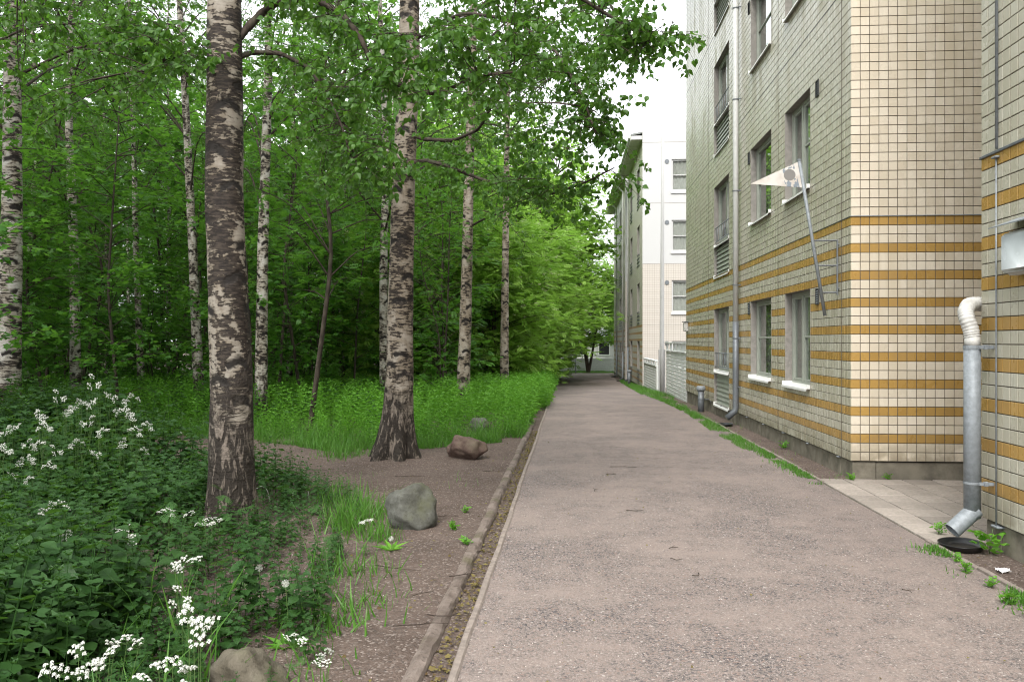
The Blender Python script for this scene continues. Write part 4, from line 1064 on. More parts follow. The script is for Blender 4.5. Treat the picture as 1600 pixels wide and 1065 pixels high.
def far_end():
    g = float(gz(66))
    b = MB(); ys = [(x, y) for x in np.linspace(-14, 14, 15) for y in (62.5, 66.2)]
    o = obj('lawn', mk_mesh('lawn', [(-30, 63.2, g + .03), (3.1, 63.2, g + .03), (30, 66, g + .03), (30, 80, g + .03), (-30, 80, g + .03)], [[(0, 1, 2, 3, 4)]]), m_dirt('lawn_soil', (.07, .12, .03), (.10, .16, .04))); setp(o, 'strip of mown lawn at the end of the path', 'lawn', kind='structure')
    root = empty('garden_fence', (0, 66.5, g), 'pale horizontal board fence across the far end of the path', 'fence')
    for k in range(7):
        b = MB(); b.bbox(-9, 9, 66.48, 66.52, g + .05 + k * .15, g + .19 + k * .15, .004); obj('board', b.mesh('board', False, False), M['wood_w'], root)
    for k in range(10):
        b = MB(); b.bbox(-9 + k * 2 - .05, -9 + k * 2 + .05, 66.53, 66.62, g - .2, g + 1.25, .005); obj('post', b.mesh('post', False, False), M['wood_w'], root)
    b = MB(); b.bbox(-9, 9, 66.45, 66.6, g + 1.3, g + 1.36, .005); obj('rail', b.mesh('rail', False, False), M['wood_w'], root)
    root = empty('cottage', (1, 76, g), 'low white cottage beyond the fence at the far end of the path', 'house')
    b = MB(); b.box(-8, 9, 76, 82, g - .2, g + 3.0); obj('wall', b.mesh('wall', False, False), M['white'], root)
    b = MB(); b.add([(-8.5, 75.4, g + 2.95), (9.5, 75.4, g + 2.95), (9.5, 79, g + 4.4), (-8.5, 79, g + 4.4), (9.5, 82.6, g + 2.95), (-8.5, 82.6, g + 2.95)], [[(0, 1, 2, 3), (3, 2, 4, 5)], [(1, 4, 2), (0, 3, 5)]]); obj('roof', b.mesh('roof', False, False), M['roof'], root)
    for xx in (-3.2, .9, 3.2, 6.0):
        b = MB(); b.bbox(xx - .55, xx + .55, 75.93, 76.0, g + 1.2, g + 2.4, .01); wn = obj('window', b.mesh('window', False, False), M['wood_w'], root)
        b = MB(); b.box(xx - .47, xx + .47, 75.915, 75.93, g + 1.28, g + 2.32); obj('pane', b.mesh('pane', False, False), M['black'], wn)
    x, y = .42, 62.0; g2 = float(gz(y))
    root = empty('lamp_post', (x, y, g2), 'thin grey post standing at the far end of the path', 'post')
    b = MB(); b.tube([(x, y, g2 - .1), (x, y, g2 + 1.2)], .04, 10); obj('shaft', b.mesh('shaft', True, False), M['galv'], root)
    b = MB(); b.bbox(x - .12, x + .12, y - .05, y + .05, g2 + 1.2, g2 + 1.5, .02); obj('head', b.mesh('head', False, False), M['galv_d'], root)
far_end()

# ------------------------------------------------------------------ boulders
def boulder(px, d, size, mat, label, seed, rot=0, sink=.12, cut=None):
    g = G(px, d); n_lat, n_lon = 36, 48; V = []
    rr = random.Random(seed); planes = []
    for _ in range(9):
        v = Vector((rr.gauss(0, 1), rr.gauss(0, 1), rr.gauss(.2, 1))).normalized(); planes.append((v, rr.uniform(.62, .92)))
    for i in range(n_lat + 1):
        th = math.pi * i / n_lat
        for k in range(n_lon):
            ph = 2 * math.pi * k / n_lon; v = Vector((math.sin(th) * math.cos(ph), math.sin(th) * math.sin(ph), math.cos(th)))
            r = 1.0
            for pv, pd in planes:
                c = v.dot(pv)
                if c > 0: r = min(r, pd / max(c, .01))
            r = min(r, 1.05) * (1 + .17 * mnoise.noise(v * 1.6 + Vector((seed, 0, 0))) + .055 * mnoise.noise(v * 4 + Vector((0, seed, 0))) + .022 * mnoise.noise(v * 11) + .012 * mnoise.noise(v * 26))
            V.append(v * r)
    V = np.array([tuple(v) for v in V]) * np.array(size) / 2
    Q = [(i * n_lon + k, (i + 1) * n_lon + k, (i + 1) * n_lon + (k + 1) % n_lon, i * n_lon + (k + 1) % n_lon) for i in range(n_lat) for k in range(n_lon)]
    o = obj('boulder', mk_mesh('boulder', V, [Q], True), mat); o.location = (g[0], g[1], g[2] + size[2] / 2 - sink); o.rotation_euler = (0, 0, rot)
    return setp(o, label, 'boulder')
boulder(643, 7.1, (.47, .42, .50), M['rock1'], 'grey green boulder lying on bare soil beside the grass tuft', 3, .6, .10)
boulder(730, 11.15, (.54, .44, .44), M['rock2'], 'reddish brown angular boulder right of the stout root flared birch', 8, .2, .07)
boulder(750, 14.6, (.42, .36, .34), M['rock1'], 'small grey boulder half hidden in bright grass behind the reddish one', 5, .9, .04)
boulder(387, 3.72, (.42, .40, .33), M['rock3'], 'round brown mossy boulder among white flowers at the bottom edge', 12, 1.4, .10)

# ------------------------------------------------------------------ trees
def smooth_path(pts, per=6, it=2):
    pts = np.asarray(pts, float); out = []
    for i in range(len(pts) - 1):
        for k in range(per): f = k / per; out.append(pts[i] * (1 - f) + pts[i + 1] * f)
    out.append(pts[-1]); out = np.array(out)
    for _ in range(it): out[1:-1] = (out[:-2] + out[2:] + 2 * out[1:-1]) / 4
    return out

def trunk_mesh(path, r0, r1, flare=.35, roots=5, seed=0, sides=28, rings=70):
    """tapered trunk with root flare; path: list of points from the ground up"""
    p = smooth_path(path, 12, 3); f = np.linspace(0, 1, rings); f = f ** 1.25
    L_ = np.concatenate([[0], np.cumsum(np.linalg.norm(np.diff(p, axis=0), axis=1))]); L_ /= L_[-1]
    q = np.stack([np.interp(f, L_, p[:, k]) for k in range(3)], 1)
    V = []
    for i in range(rings):
        h = q[i][2] - q[0][2]; r = r0 + (r1 - r0) * f[i] ** .8
        fl = flare * math.exp(-h / (r0 * 1.6))
        for k in range(sides):
            a = 2 * math.pi * k / sides
            lob = 1 + fl * (1 + .75 * math.cos(roots * a + seed)) + .25 * fl * math.cos(3 * a + seed * 2)
            nz = .055 * mnoise.noise(Vector((math.cos(a) * 1.2 + seed, math.sin(a) * 1.2, h * 1.9))) + .03 * mnoise.noise(Vector((math.cos(a) * 4, math.sin(a) * 4 + seed, h * 6)))
            rr = r * lob * (1 + nz)
            V.append((q[i][0] + rr * math.cos(a), q[i][1] + rr * math.sin(a), q[i][2] - (.06 if i == 0 else 0)))
    V = np.array(V); Q = [(i * sides + k, i * sides + (k + 1) % sides, (i + 1) * sides + (k + 1) % sides, (i + 1) * sides + k) for i in range(rings - 1) for k in range(sides)]
    return mk_mesh('trunk', V, [Q], True)

def put_twig(bm, lm, p0, p1, r0, nl, ls, leaf=LEAF2, sag=.15, start=.25, hang=.5):
    """curved twig tube with leaves along it"""
    p0 = np.asarray(p0, float); p1 = np.asarray(p1, float); ln = np.linalg.norm(p1 - p0)
    m = (p0 + p1) / 2 + np.array((0, 0, sag * ln)) + RNG.normal(0, .05 * ln, 3)
    t_ = np.linspace(0, 1, 5)[:, None]; pts = (1 - t_) ** 2 * p0 + 2 * t_ * (1 - t_) * m + t_ ** 2 * p1
    V, Q = tube(pts, np.linspace(r0, r0 * .3, 5), 4); bm.add(V, [Q])
    if nl:
        f = RNG.uniform(start, 1.0, nl)[:, None]; q = (1 - f) ** 2 * p0 + 2 * f * (1 - f) * m + f ** 2 * p1
        d = rdir(nl, -.9, .35) + np.array((0, 0, -hang)); d = nrm(d)
        pet = q + d * ls * .35
        add_inst(lm, leaf, frames(d, RNG.normal(0, .9, nl)), ls * RNG.uniform(.7, 1.2, nl), pet)
    return pts

def gen_birch(H=19, r0=.15, first=3.5, nb=44, seed=1, ls=.085):
    global RNG
    RNG = np.random.default_rng(seed)
    sw = RNG.normal(0, .10, (6, 2)); path = [(sw[i][0] * (i > 0) * i * .4, sw[i][1] * (i > 0) * i * .4, H * i / 5) for i in range(6)]
    tm = trunk_mesh(path, r0, .02, .25, 4, seed, 16, 46)
    sp = smooth_path(path, 12, 3)
    bm, lm = MB(), MB()
    for b in range(nb):
        z = first + (H - 1 - first) * ((b + RNG.random()) / nb) ** .85; i = np.argmin(abs(sp[:, 2] - z)); c = sp[i]
        ln = (2.9 * (1 - (z / H) ** 2) + .7) * RNG.uniform(.7, 1.2); a = RNG.random() * 6.283
        o = np.array((math.cos(a), math.sin(a), 0)); rb = r0 * .16 * (1 - z / H) + .008
        pts = smooth_path([c, c + o * ln * .35 + (0, 0, ln * .38), c + o * ln * .75 + (0, 0, ln * .42), c + o * ln + (0, 0, ln * .1)], 4, 2)
        V, Q = tube(pts, np.linspace(rb, .004, len(pts)), 5); bm.add(V, [Q])
        for s_ in range(int(ln * 6.5)):
            p = pts[int(RNG.uniform(.25, 1) * (len(pts) - 1))]; d = rdir(1, -.7, .15)[0]; l2 = RNG.uniform(.35, .95)
            put_twig(bm, lm, p, p + d * l2 + np.array((0, 0, -.22 * l2)), .005, int(11 * l2 + 4), ls)
    return tm, bm.mesh('branches', True), lm.mesh('crown', False)

def gen_sapling(H=5, seed=1, leaf=PINN, ls=.2, spread=1.5, nleaf=900, stems=2, low=.7, r0=.03, asc=.45, wide=.4):
    """leafy tree: stems, ascending branches, side twigs, leaves gathered round the twigs"""
    global RNG
    RNG = np.random.default_rng(seed)
    tb, bm, lm = MB(), MB(), MB(); att = []; outw = []
    for s_ in range(stems):
        h = H * RNG.uniform(.7, .95) if s_ else H; a0 = RNG.random() * 6.28; le = .16 * h * (s_ > 0)
        path = smooth_path([(0, 0, -.05), (math.cos(a0) * le * .4 + RNG.normal(0, .03 * h), math.sin(a0) * le * .4 + RNG.normal(0, .03 * h), h * .4), (math.cos(a0) * le + RNG.normal(0, .03 * h), math.sin(a0) * le, h * .75), (math.cos(a0) * le * 1.2, math.sin(a0) * le * 1.2, h)], 8, 2)
        V, Q = tube(path, np.linspace(r0 * (1 if s_ == 0 else .7), .005, len(path)), 8); tb.add(V, [Q])
        nb = int(4.2 * h) + 4
        for b in range(nb):
            f = (b + RNG.random()) / nb; z = low + (h - low) * f; i = np.argmin(abs(path[:, 2] - z)); c = path[i]
            prof = (f / wide) ** .5 if f < wide else ((1 - f) / (1 - wide)) ** .7 + .12
            ln = spread * RNG.uniform(.55, 1.1) * (.35 + .65 * prof); a = RNG.random() * 6.283; o = np.array((math.cos(a), math.sin(a), 0)); up = asc * RNG.uniform(.4, 1.5)
            pts = smooth_path([c, c + o * ln * .5 + (0, 0, ln * up * .6), c + o * ln + (0, 0, ln * up * .75)] , 4, 1)
            V, Q = tube(pts, np.linspace(max(.006, r0 * .3), .003, len(pts)), 4); bm.add(V, [Q])
            for k in range(3 + int(ln * 2.5)):
                p = pts[int(RNG.uniform(.25, 1) * (len(pts) - 1))]; d = nrm(o * .6 + rdir(1, -.3, .7)[0]); l2 = RNG.uniform(.2, .5) * ln + .1
                q = np.stack([p, p + d * l2 * .5 + (0, 0, .02), p + d * l2]); V, Q = tube(q, [.004, .003, .0015], 3); bm.add(V, [Q])
                for t_ in np.linspace(.2, 1, max(3, int(l2 * 9))): att.append(p + d * l2 * t_); outw.append(d)
            for q in pts[len(pts) // 2:]: att.append(q); outw.append(o)
    att = np.array(att); outw = np.array(outw); ii = RNG.integers(0, len(att), nleaf)
    q = att[ii] + RNG.normal(0, ls * .42, (nleaf, 3)); d = nrm(outw[ii] * .6 + rdir(nleaf, -.6, .2))
    add_inst(lm, leaf, frames(d, RNG.normal(0, .38, nleaf)), ls * RNG.uniform(.6, 1.2, nleaf), q)
    return tb.mesh('trunk', True), bm.mesh('branches', True), lm.mesh('crown', False)

def tree_obj(name, meshes, mats, loc, label, cat, group=None, rot=(0, 0, 0), scale=(1, 1, 1)):
    root = empty(name, loc, label, cat, group)
    for nm, me, mt in zip(('trunk', 'branches', 'crown'), meshes, mats): obj(nm, me, mt, root, True)
    root.rotation_euler = rot; root.scale = scale
    return root
def tree_copy(src, loc, label, rot, scale, group=None):
    c = copy_tree(src); c.location = loc; c.rotation_euler = rot; c.scale = scale; c['label'] = label
    if group: c['group'] = group
    return c

def hand_birch(name, label, base, path, r0, bark, flare, roots, limbs, sprays, seed, extra_z, leafn, ls, leafT=LEAF4):
    """birch whose trunk and visible limbs follow the photograph; sprays = target points for leafy twigs"""
    global RNG
    RNG = np.random.default_rng(seed)
    base = np.array(base); root = empty(name, tuple(base), label, 'tree')
    tm = trunk_mesh([np.array(p) - base for p in path], r0, .03, flare, roots, seed)
    obj('trunk', tm, bark, root, True)
    bm, lm = MB(), MB(); nodes = []
    sp = smooth_path(path, 12, 3)
    for lb, r in limbs:
        pts = smooth_path(lb, 8, 3); V, Q = tube(pts - base, np.linspace(r, r * .25, len(pts)) * (1 + .1 * np.sin(np.arange(len(pts)) * 1.7)), 8); bm.add(V, [Q]); nodes.append(pts)
        for s_ in range(int(len(pts) * .9)):
            p = pts[int(RNG.uniform(.22, 1) * (len(pts) - 1))]; d = rdir(1, -.8, .3)[0]; l2 = RNG.uniform(.25, .7)
            put_twig(bm, lm, p - base, p - base + d * l2, .004, int(leafn * l2), ls, leafT)
    # procedural crown above
    H = path[-1][2]
    for b in range(32):
        z = extra_z + (H - .5 - extra_z) * RNG.random(); i = np.argmin(abs(sp[:, 2] - z)); c = sp[i]
        ln = (3.6 * (1 - (z / H) ** 2) + .8) * RNG.uniform(.7, 1.15); a = RNG.random() * 6.283; o = np.array((math.cos(a), math.sin(a), 0))
        pts = smooth_path([c, c + o * ln * .35 + (0, 0, ln * .35), c + o * ln * .75 + (0, 0, ln * .36), c + o * ln], 4, 2); V, Q = tube(pts - base, np.linspace(.03, .005, len(pts)), 5); bm.add(V, [Q]); 
        for s_ in range(int(ln * 5)):
            p = pts[int(RNG.uniform(.25, 1) * (len(pts) - 1))]; d = rdir(1, -.8, .1)[0]; l2 = RNG.uniform(.4, 1.0)
            put_twig(bm, lm, p - base, p - base + d * l2 + np.array((0, 0, -.25 * l2)), .005, int(12 * l2 + 4), ls * 1.2, LEAF2)
    if nodes: allp = np.concatenate(nodes)
    for t_ in sprays:
        t_ = np.array(t_)
        dist = np.linalg.norm(allp - t_, axis=1) + .6 * np.clip(t_[2] - allp[:, 2], 0, None); p = allp[np.argmin(dist)]; ln = np.linalg.norm(t_ - p)
        bp = put_twig(bm, lm, p - base, t_ - base, .004 + .004 * min(2, ln), int(leafn * .5 * min(ln, 1.2)), ls, leafT, .12, .45)
        for s_ in range(5):
            q = bp[int(RNG.integers(2, 5))]; d = rdir(1, -.9, .2)[0]; l2 = RNG.uniform(.18, .45)
            put_twig(bm, lm, q, q + d * l2, .003, int(leafn * l2 + 3), ls, leafT)
    obj('branches', bm.mesh('branches', True), M['twig'], root, True); obj('crown', lm.mesh('crown', False), M['birchleaf'], root, True)
    return root

def pts_in(poly, n, d0, d1, seed):
    """random points inside a photo polygon spread over real depths d0..d1"""
    r = random.Random(seed); out = []; xs = [p[0] for p in poly]; ys = [p[1] for p in poly]
    while len(out) < n:
        x, y = r.uniform(min(xs), max(xs)), r.uniform(min(ys), max(ys)); ins = False; j = len(poly) - 1
        for i in range(len(poly)):
            if (poly[i][1] > y) != (poly[j][1] > y) and x < (poly[j][0] - poly[i][0]) * (y - poly[i][1]) / (poly[j][1] - poly[i][1]) + poly[i][0]: ins = not ins
            j = i
        if ins: out.append(P(x, y, r.uniform(d0, d1)))
    return out

# the big old birch in front
b1 = G(361, 7.0)
def tp(px, py, d): return P(px, py, d)
path1 = [b1, tp(362, 700, 7.0), tp(362, 600, 7.0), tp(356, 450, 7.0), tp(350, 300, 7.0), tp(351, 150, 7.0), tp(351, 0, 7.0), tp(352, -250, 7.3), tp(360, -800, 7.2), tp(350, -1700, 7.2), tp(360, -2700, 7.2)]
limbs1 = [([tp(372, 90, 7.0), tp(395, 82, 7.2), tp(439, 83, 7.0), tp(485, 108, 6.9), tp(511, 150, 6.8), tp(532, 191, 6.7), tp(550, 248, 6.6)], .026),
          ([tp(370, 62, 7.0), tp(408, 21, 7.1), tp(439, 0, 6.9), tp(491, -2, 6.7), tp(534, 22, 6.6), tp(562, 56, 6.5), tp(584, 107, 6.5), tp(618, 132, 6.5), tp(680, 149, 6.4), tp(748, 118, 6.3), tp(804, 113, 6.3)], .036),
          ([tp(330, 85, 7.0), tp(305, 75, 7.2), tp(285, 88, 7.1), tp(262, 90, 7.0), tp(240, 110, 6.9)], .018),
          ([tp(360, -90, 7.3), tp(480, -130, 6.9), tp(620, -110, 6.6), tp(760, -60, 6.4), tp(880, -20, 6.3), tp(960, 30, 6.3), tp(1010, 60, 6.3)], .034),
          ([tp(345, -150, 7.3), tp(240, -190, 7.0), tp(120, -150, 6.8), tp(30, -60, 6.6)], .03)]
spr1 = pts_in([(420, -40), (900, -40), (860, 110), (700, 150), (520, 120)], 36, 5.8, 7.6, 1) + pts_in([(880, -40), (1035, -20), (1060, 60), (1010, 95), (930, 60)], 16, 5.8, 6.8, 2) + pts_in([(520, 110), (640, 130), (600, 300), (530, 260)], 10, 6.2, 6.9, 3) + pts_in([(60, 60), (310, -20), (310, 90), (200, 130)], 10, 6.2, 7.6, 4) + pts_in([(0, 0), (300, 0), (300, 120), (60, 200), (0, 160)], 16, 6.2, 7.4, 14)
hand_birch('birch_tree', 'massive dark mottled birch trunk nearest the camera, rising from nettles', b1, path1, .196, M['bark1'], .18, 5, limbs1, spr1, 31, 6.2, 30, .062)

b2 = G(616, 11.0); b2[2] += .03
path2 = [b2, tp(619, 680, 11), tp(624, 600, 11), tp(626, 450, 11), tp(630, 300, 11), tp(637, 150, 11), tp(640, 0, 11), tp(648, -300, 11), tp(650, -900, 11), tp(640, -1500, 11)]
limbs2 = [([tp(645, 212, 11), tp(665, 218, 10.7), tp(708, 220, 10.2), tp(748, 203, 9.8), tp(770, 163, 9.5), tp(782, 113, 9.2), tp(830, 80, 8.8)], .030),
          ([tp(645, 256, 11), tp(665, 250, 10.6), tp(697, 259, 10.2), tp(770, 287, 9.4), tp(849, 307, 8.8), tp(911, 287, 8.4), tp(960, 262, 8.2)], .030),
          ([tp(625, 262, 11), tp(600, 250, 10.6), tp(573, 225, 10.2), tp(528, 186, 9.8), tp(500, 124, 9.4), tp(470, 90, 9.2)], .024),
          ([tp(650, 60, 11), tp(720, 20, 10.2), tp(800, 30, 9.4), tp(870, 80, 8.8), tp(910, 150, 8.3), tp(935, 220, 8.0)], .030),
          ([tp(650, -60, 11), tp(740, -110, 10), tp(850, -80, 9), tp(940, -20, 8.2), tp(985, 70, 7.8)], .03)]
spr2 = pts_in([(660, 0), (940, 0), (960, 140), (850, 260), (700, 300), (650, 200)], 30, 8.0, 10.6, 5) + pts_in([(860, 100), (985, 90), (965, 200), (900, 230)], 18, 7.6, 8.8, 6) + pts_in([(780, 255), (985, 245), (990, 290), (900, 315), (780, 320)], 12, 8.0, 9.2, 7) + pts_in([(480, 120), (620, 190), (600, 340), (500, 300)], 18, 9.0, 10.6, 8)
hand_birch('birch_tree', 'stout birch with flared roots at the edge of the bare soil', b2, path2, .205, M['bark2'], .62, 6, limbs2, spr2, 32, 7.5, 26, .07)

b3 = G(722, 19.0)
path3 = [b3, tp(724, 600, 19), tp(728, 480, 19), tp(732, 300, 19), tp(738, 100, 19), tp(742, -60, 19), tp(745, -300, 19), tp(742, -600, 19)]
limbs3 = [([tp(738, 352, 19), tp(760, 340, 18.2), tp(782, 332, 17.4), tp(815, 318, 16.8), tp(849, 307, 16.3)], .03), ([tp(740, 120, 19), tp(790, 60, 18), tp(840, 50, 17), tp(880, 110, 16.4)], .03)]
hand_birch('birch_tree', 'straight mid sized birch behind the flared one, black chevron marks', b3, path3, .165, M['bark4'], .3, 5, limbs3, pts_in([(740, 0), (880, 40), (870, 200), (760, 330)], 30, 16, 19, 9), 33, 8.0, 18, .085, LEAF2)
b4 = G(788, 25.0)
path4 = [b4, tp(788, 580, 25), tp(789, 450, 25), tp(791, 300, 25), tp(793, 150, 25), tp(795, 0, 25), tp(798, -220, 25)]
hand_birch('birch_tree', 'slim birch nearest to the path in front of the bright bushes', b4, path4, .15, M['bark4'], .3, 5, [([tp(793, 210, 25), tp(820, 180, 24), tp(850, 190, 23)], .03)], pts_in([(780, 60), (870, 90), (860, 260), (800, 290)], 20, 22, 25, 10), 34, 8.5, 18, .09, LEAF2)

BV = [gen_birch(19, .15, 4.0, 40, 41), gen_birch(17, .13, 3.2, 42, 42), gen_birch(21, .17, 5.0, 42, 43)]
bm_mats = (M['bark3'], M['twig'], M['birchleaf'])
bsrc = []
placed = []
blist = [ # px base, depth, px at top of frame, diameter, label
    (12, 13.2, 22, .40, 0, 'thick white birch trunk at the left edge of the picture'),
    (118, 18, 112, .26, 1, 'leaf veiled birch second from the left edge'),
    (312, 19.5, 278, .27, 2, 'slender birch leaning left just behind the massive trunk'),
    (407, 16, 413, .27, 0, 'pale straight birch right behind the massive trunk'),
    (601, 21, 596, .28, 1, 'dark patched birch standing behind the flared one'),
    (222, 23, 200, .22, 2, 'thin white birch with forked top deep in the left wood'),
    (45, 21, 50, .22, 1, None), (168, 28, 160, .20, 0, None), (262, 30, 266, .2, 1, None), (375, 26, 372, .2, 2, None), (452, 24, 458, .2, 0, None), (535, 27, 530, .2, 1, None),
    (566, 34, 570, .2, 2, None), (665, 30, 660, .22, 0, None), (690, 38, 694, .22, 1, None), (500, 36, 505, .22, 2, None), (330, 38, 335, .22, 0, None), (90, 34, 85, .22, 1, None), (-20, 28, -25, .24, 2, None), (200, 40, 205, .22, 0, None), (430, 44, 425, .24, 1, None), (610, 44, 615, .24, 2, None),
    (-80, 17, -80, .28, 0, None), (-150, 11, -150, .3, 1, None)]
for px, d, pt, dia, v, lab in blist:
    g = G(px, d); hpx = 532.5 + F * 1.65 / d; lean = math.atan((pt - px) / hpx)
    named = [(12, 'the thick left edge birch'), (118, 'the leaf veiled birch'), (222, 'the forked thin birch'), (312, 'the leaning birch'), (352, 'the massive trunk'), (407, 'the pale straight birch'), (490, 'the dark forked tree'), (601, 'the dark patched birch'), (630, 'the flared birch'), (728, 'the chevron marked birch')]
    lo_ = [b for a, b in named if a < px]; hi_ = [b for a, b in named if a >= px]; same = sorted(q[1] for q in blist if q[5] is None and [b for a, b in named if a < q[0]] == lo_)
    rk = '' if len(same) == 1 else ('nearer ' if d == same[0] else ('farthest ' if d == same[-1] else 'middle '))
    lab2 = lab or (rk + 'slim background birch seen between ' + lo_[-1] + ' and ' + hi_[0] if lo_ and hi_ else rk + 'slim birch beyond the left edge')
    sc_ = dia / (2 * (.15, .13, .17)[v]); rot = (0, lean, RNG.random() * 6.28)
    e = Matrix.Rotation(lean, 3, 'Y') @ Matrix.Rotation(rot[2], 3, 'Z'); rot = tuple(e.to_euler())
    if len(bsrc) < 3 and v == len(bsrc):
        o = tree_obj('birch_tree', BV[v], bm_mats, g, lab2, 'tree', None, rot, (sc_, sc_, 1)); bsrc.append(o)
    else: o = tree_copy(bsrc[v], g, lab2, rot, (sc_, sc_, 1))
    if lab: o.get('group') and o.pop('group')
    else: o['group'] = 'slim birches deep in the wood'
# birches behind and beside the camera, out of the picture, that shade the foreground
for x, y, v in ((-6.5, 2.0, 0), (-8.5, -1, 2), (-10, 5.5, 0), (-12.5, 9, 1), (-7.5, -6, 0)):
    o = tree_copy(bsrc[v], (x, y, 0), 'birch tree standing beside the viewpoint outside the picture', (0, 0, RNG.random() * 6), (1.2, 1.2, .95), 'birches beside the viewpoint')

# dark stemmed rowan with forked top
SV = [gen_sapling(6.2, 51, PINN, .22, 1.6, 1000, 1, .6, .032), gen_sapling(5.0, 52, PINN, .20, 1.4, 900, 2, .3, .024), gen_sapling(7.5, 53, LOBED, .13, 1.8, 2100, 1, .8, .04), gen_sapling(3.8, 54, LOBED, .12, 1.4, 1500, 2, .15, .02), gen_sapling(8.5, 55, PINN, .23, 1.8, 1300, 1, 1.2, .045)]
sap_mats = (M['dbark'], M['twig'], M['saplingleaf'])
rw = gen_sapling(8.0, 58, PINN, .21, 2.1, 1300, 1, 2.3, .052, .7)
tree_obj('rowan_tree', rw, sap_mats, G(483, 14.3), 'dark stemmed forked young tree between the two big birches', 'tree', None, (0, math.radians(4.5), .6))
ssrc = []
R2 = random.Random(5)
spots = []
tries = 0
while len(spots) < 178 and tries < 20000:
    tries += 1
    d = 14.5 + 33 * R2.random() ** .9; px = R2.uniform(-120, 770)
    if px > 560 and d < 19: continue
    if px > 700 and d < 27: continue
    if 455 < px < 520 and d < 16: continue
    if any(abs(px - q[0] - (q[2] - q[0]) * .4) < 1.35 * F / d and d < q[1] + .6 for q in blist if q[5]) : continue
    g = G(px, d)
    if any(math.hypot(g[0] - a, g[1] - b) < (1.15 if d < 24 else 1.5) for a, b, _ in spots): continue
    if d < 16.5 and 330 < px < 720: continue
    spots.append((g[0], g[1], d))
for i, (x, y, d) in enumerate(spots):
    v = i if i < 5 else R2.choice([0, 1, 2, 3, 4, 2, 4, 3]); z = float(gz(y)); rot = (R2.gauss(0, .04), R2.gauss(0, .04), R2.random() * 6.28); k = R2.uniform(.8, 1.2) * (1.35 if d > 24 and v in (0, 2, 4) else 1)
    lab = 'leafy green sapling in the dense understorey among the birches'; gr = 'understorey saplings in the wood'
    if i < 5: ssrc.append(tree_obj('sapling', SV[v], sap_mats, (x, y, z), lab, 'sapling', gr, rot, (k, k, k)))
    else: tree_copy(ssrc[v], (x, y, z), lab, rot, (k, k, k), gr)
# leafy saplings at the left, reaching into the picture close by
for px, d, v, k, lab in ((190, 14.5, 2, .85, 'broad leafy sapling between the veiled birch and the leaning birch'), (75, 15.5, 4, .85, 'leafy sapling just right of the thick left edge birch'), (-70, 10.0, 2, .8, 'leafy sapling cut off by the left edge of the picture')):
    tree_copy(ssrc[v], G(px, d), lab, (0, 0, px), (k, k, k), 'leafy saplings at the left edge')

# bright rowans beside the path and taller trees closing the view
RV = [gen_sapling(6.3, 61, PINN, .35, 2.7, 5600, 4, .1, .06, .30, .35), gen_sapling(7.8, 62, PINN, .36, 3.1, 6400, 4, .1, .07, .34, .4)]
BLOOM = [m_leaf('rowan_blossom', (.42, .44, .24), (.55, .56, .36), .3)]
def bloom_mesh(crown, seed):
    global RNG
    RNG = np.random.default_rng(seed); co = np.zeros(len(crown.vertices) * 3, np.float32); crown.vertices.foreach_get('co', co); co = co.reshape(-1, 3)
    rad = np.hypot(co[:, 0], co[:, 1]); out = co[(rad > 1.5) & (co[:, 2] > 1.5)]; c = out[RNG.integers(0, len(out), 130)]; p = np.repeat(c, 16, 0) + RNG.normal(0, .045, (130 * 16, 3)) * (1, 1, .4) + (0, 0, .06)
    mb = MB(); add_inst(mb, LEAF2, frames(rdir(len(p), -.2, .5), RNG.random(len(p)) * 6), RNG.uniform(.03, .055, len(p)), p); return mb.mesh('blossom', False)
TV = gen_sapling(12.5, 63, LOBED, .30, 4.4, 10500, 3, 2.2, .2, .35, .4)
rsrc = []
for i, (X, Y, v, k, lab) in enumerate(((-2.7, 27.5, 0, 1.0, 'bright leafy rowan bush leaning over the path nearest the slim birch'), (-2.2, 33, 1, .95, 'rounded rowan with pale flower heads overhanging the middle of the path'), (-1.9, 39.5, 0, 1.2, 'rowan bush farther along the left side of the path'),
        (-5.0, 29, 1, 1.0, 'dense rowan standing behind the path side bushes'), (-5.6, 24.5, 0, .85, 'lower rowan bush behind the two middle birches'), (-1.6, 47, 1, 1.1, 'farthest leafy bush on the left side of the path'), (-6.5, 36, 1, 1.15, 'tall rowan deep behind the path side bushes'))):
    loc = (X, Y, float(gz(Y)))
    if i < 2: rsrc.append(tree_obj('rowan_tree', RV[v], (M['dbark'], M['twig'], M['limeleaf']), loc, lab, 'tree', None, (0, 0, i * 1.3), (k, k, k))); obj('blossom', bloom_mesh(RV[v][2], 600 + i), BLOOM[0], rsrc[-1], True)
    else: tree_copy(rsrc[v], loc, lab, (0, 0, i * 1.7), (k, k, k))
tsrc = tree_obj('maple_tree', TV, (M['dbark'], M['twig'], M['limeleaf']), (-4.2, 45, -.7), 'tall bright broadleaf tree above the path side bushes', 'tree', None, (0, 0, .4), (1.05, 1.05, 1.2))
for X, Y, k, zk, lab in ((1.45, 63.5, .85, .80, 'broad tree with dark trunk on the lawn at the end of the path'), (-.9, 52.5, 1.1, 1.22, 'tall leafy tree left of the end of the path'), (-8, 50, 1.15, 1.25, 'tall leafy tree deep behind the bushes'), (-4.8, 34.5, .8, .92, 'leafy tree rising behind the rounded flowering rowan'), (-2.4, 41.5, .75, .95, 'leafy tree rising behind the farther rowan bush'), (4.2, 70, .7, .8, 'tree in front of the cottage beside the farthest block'), (-13, 60, 1.2, 1.1, 'high leafy tree at the back of the wood')):
    tree_copy(tsrc, (X, Y, float(gz(Y))), lab, (0, 0, X * 2), (k, k, zk))

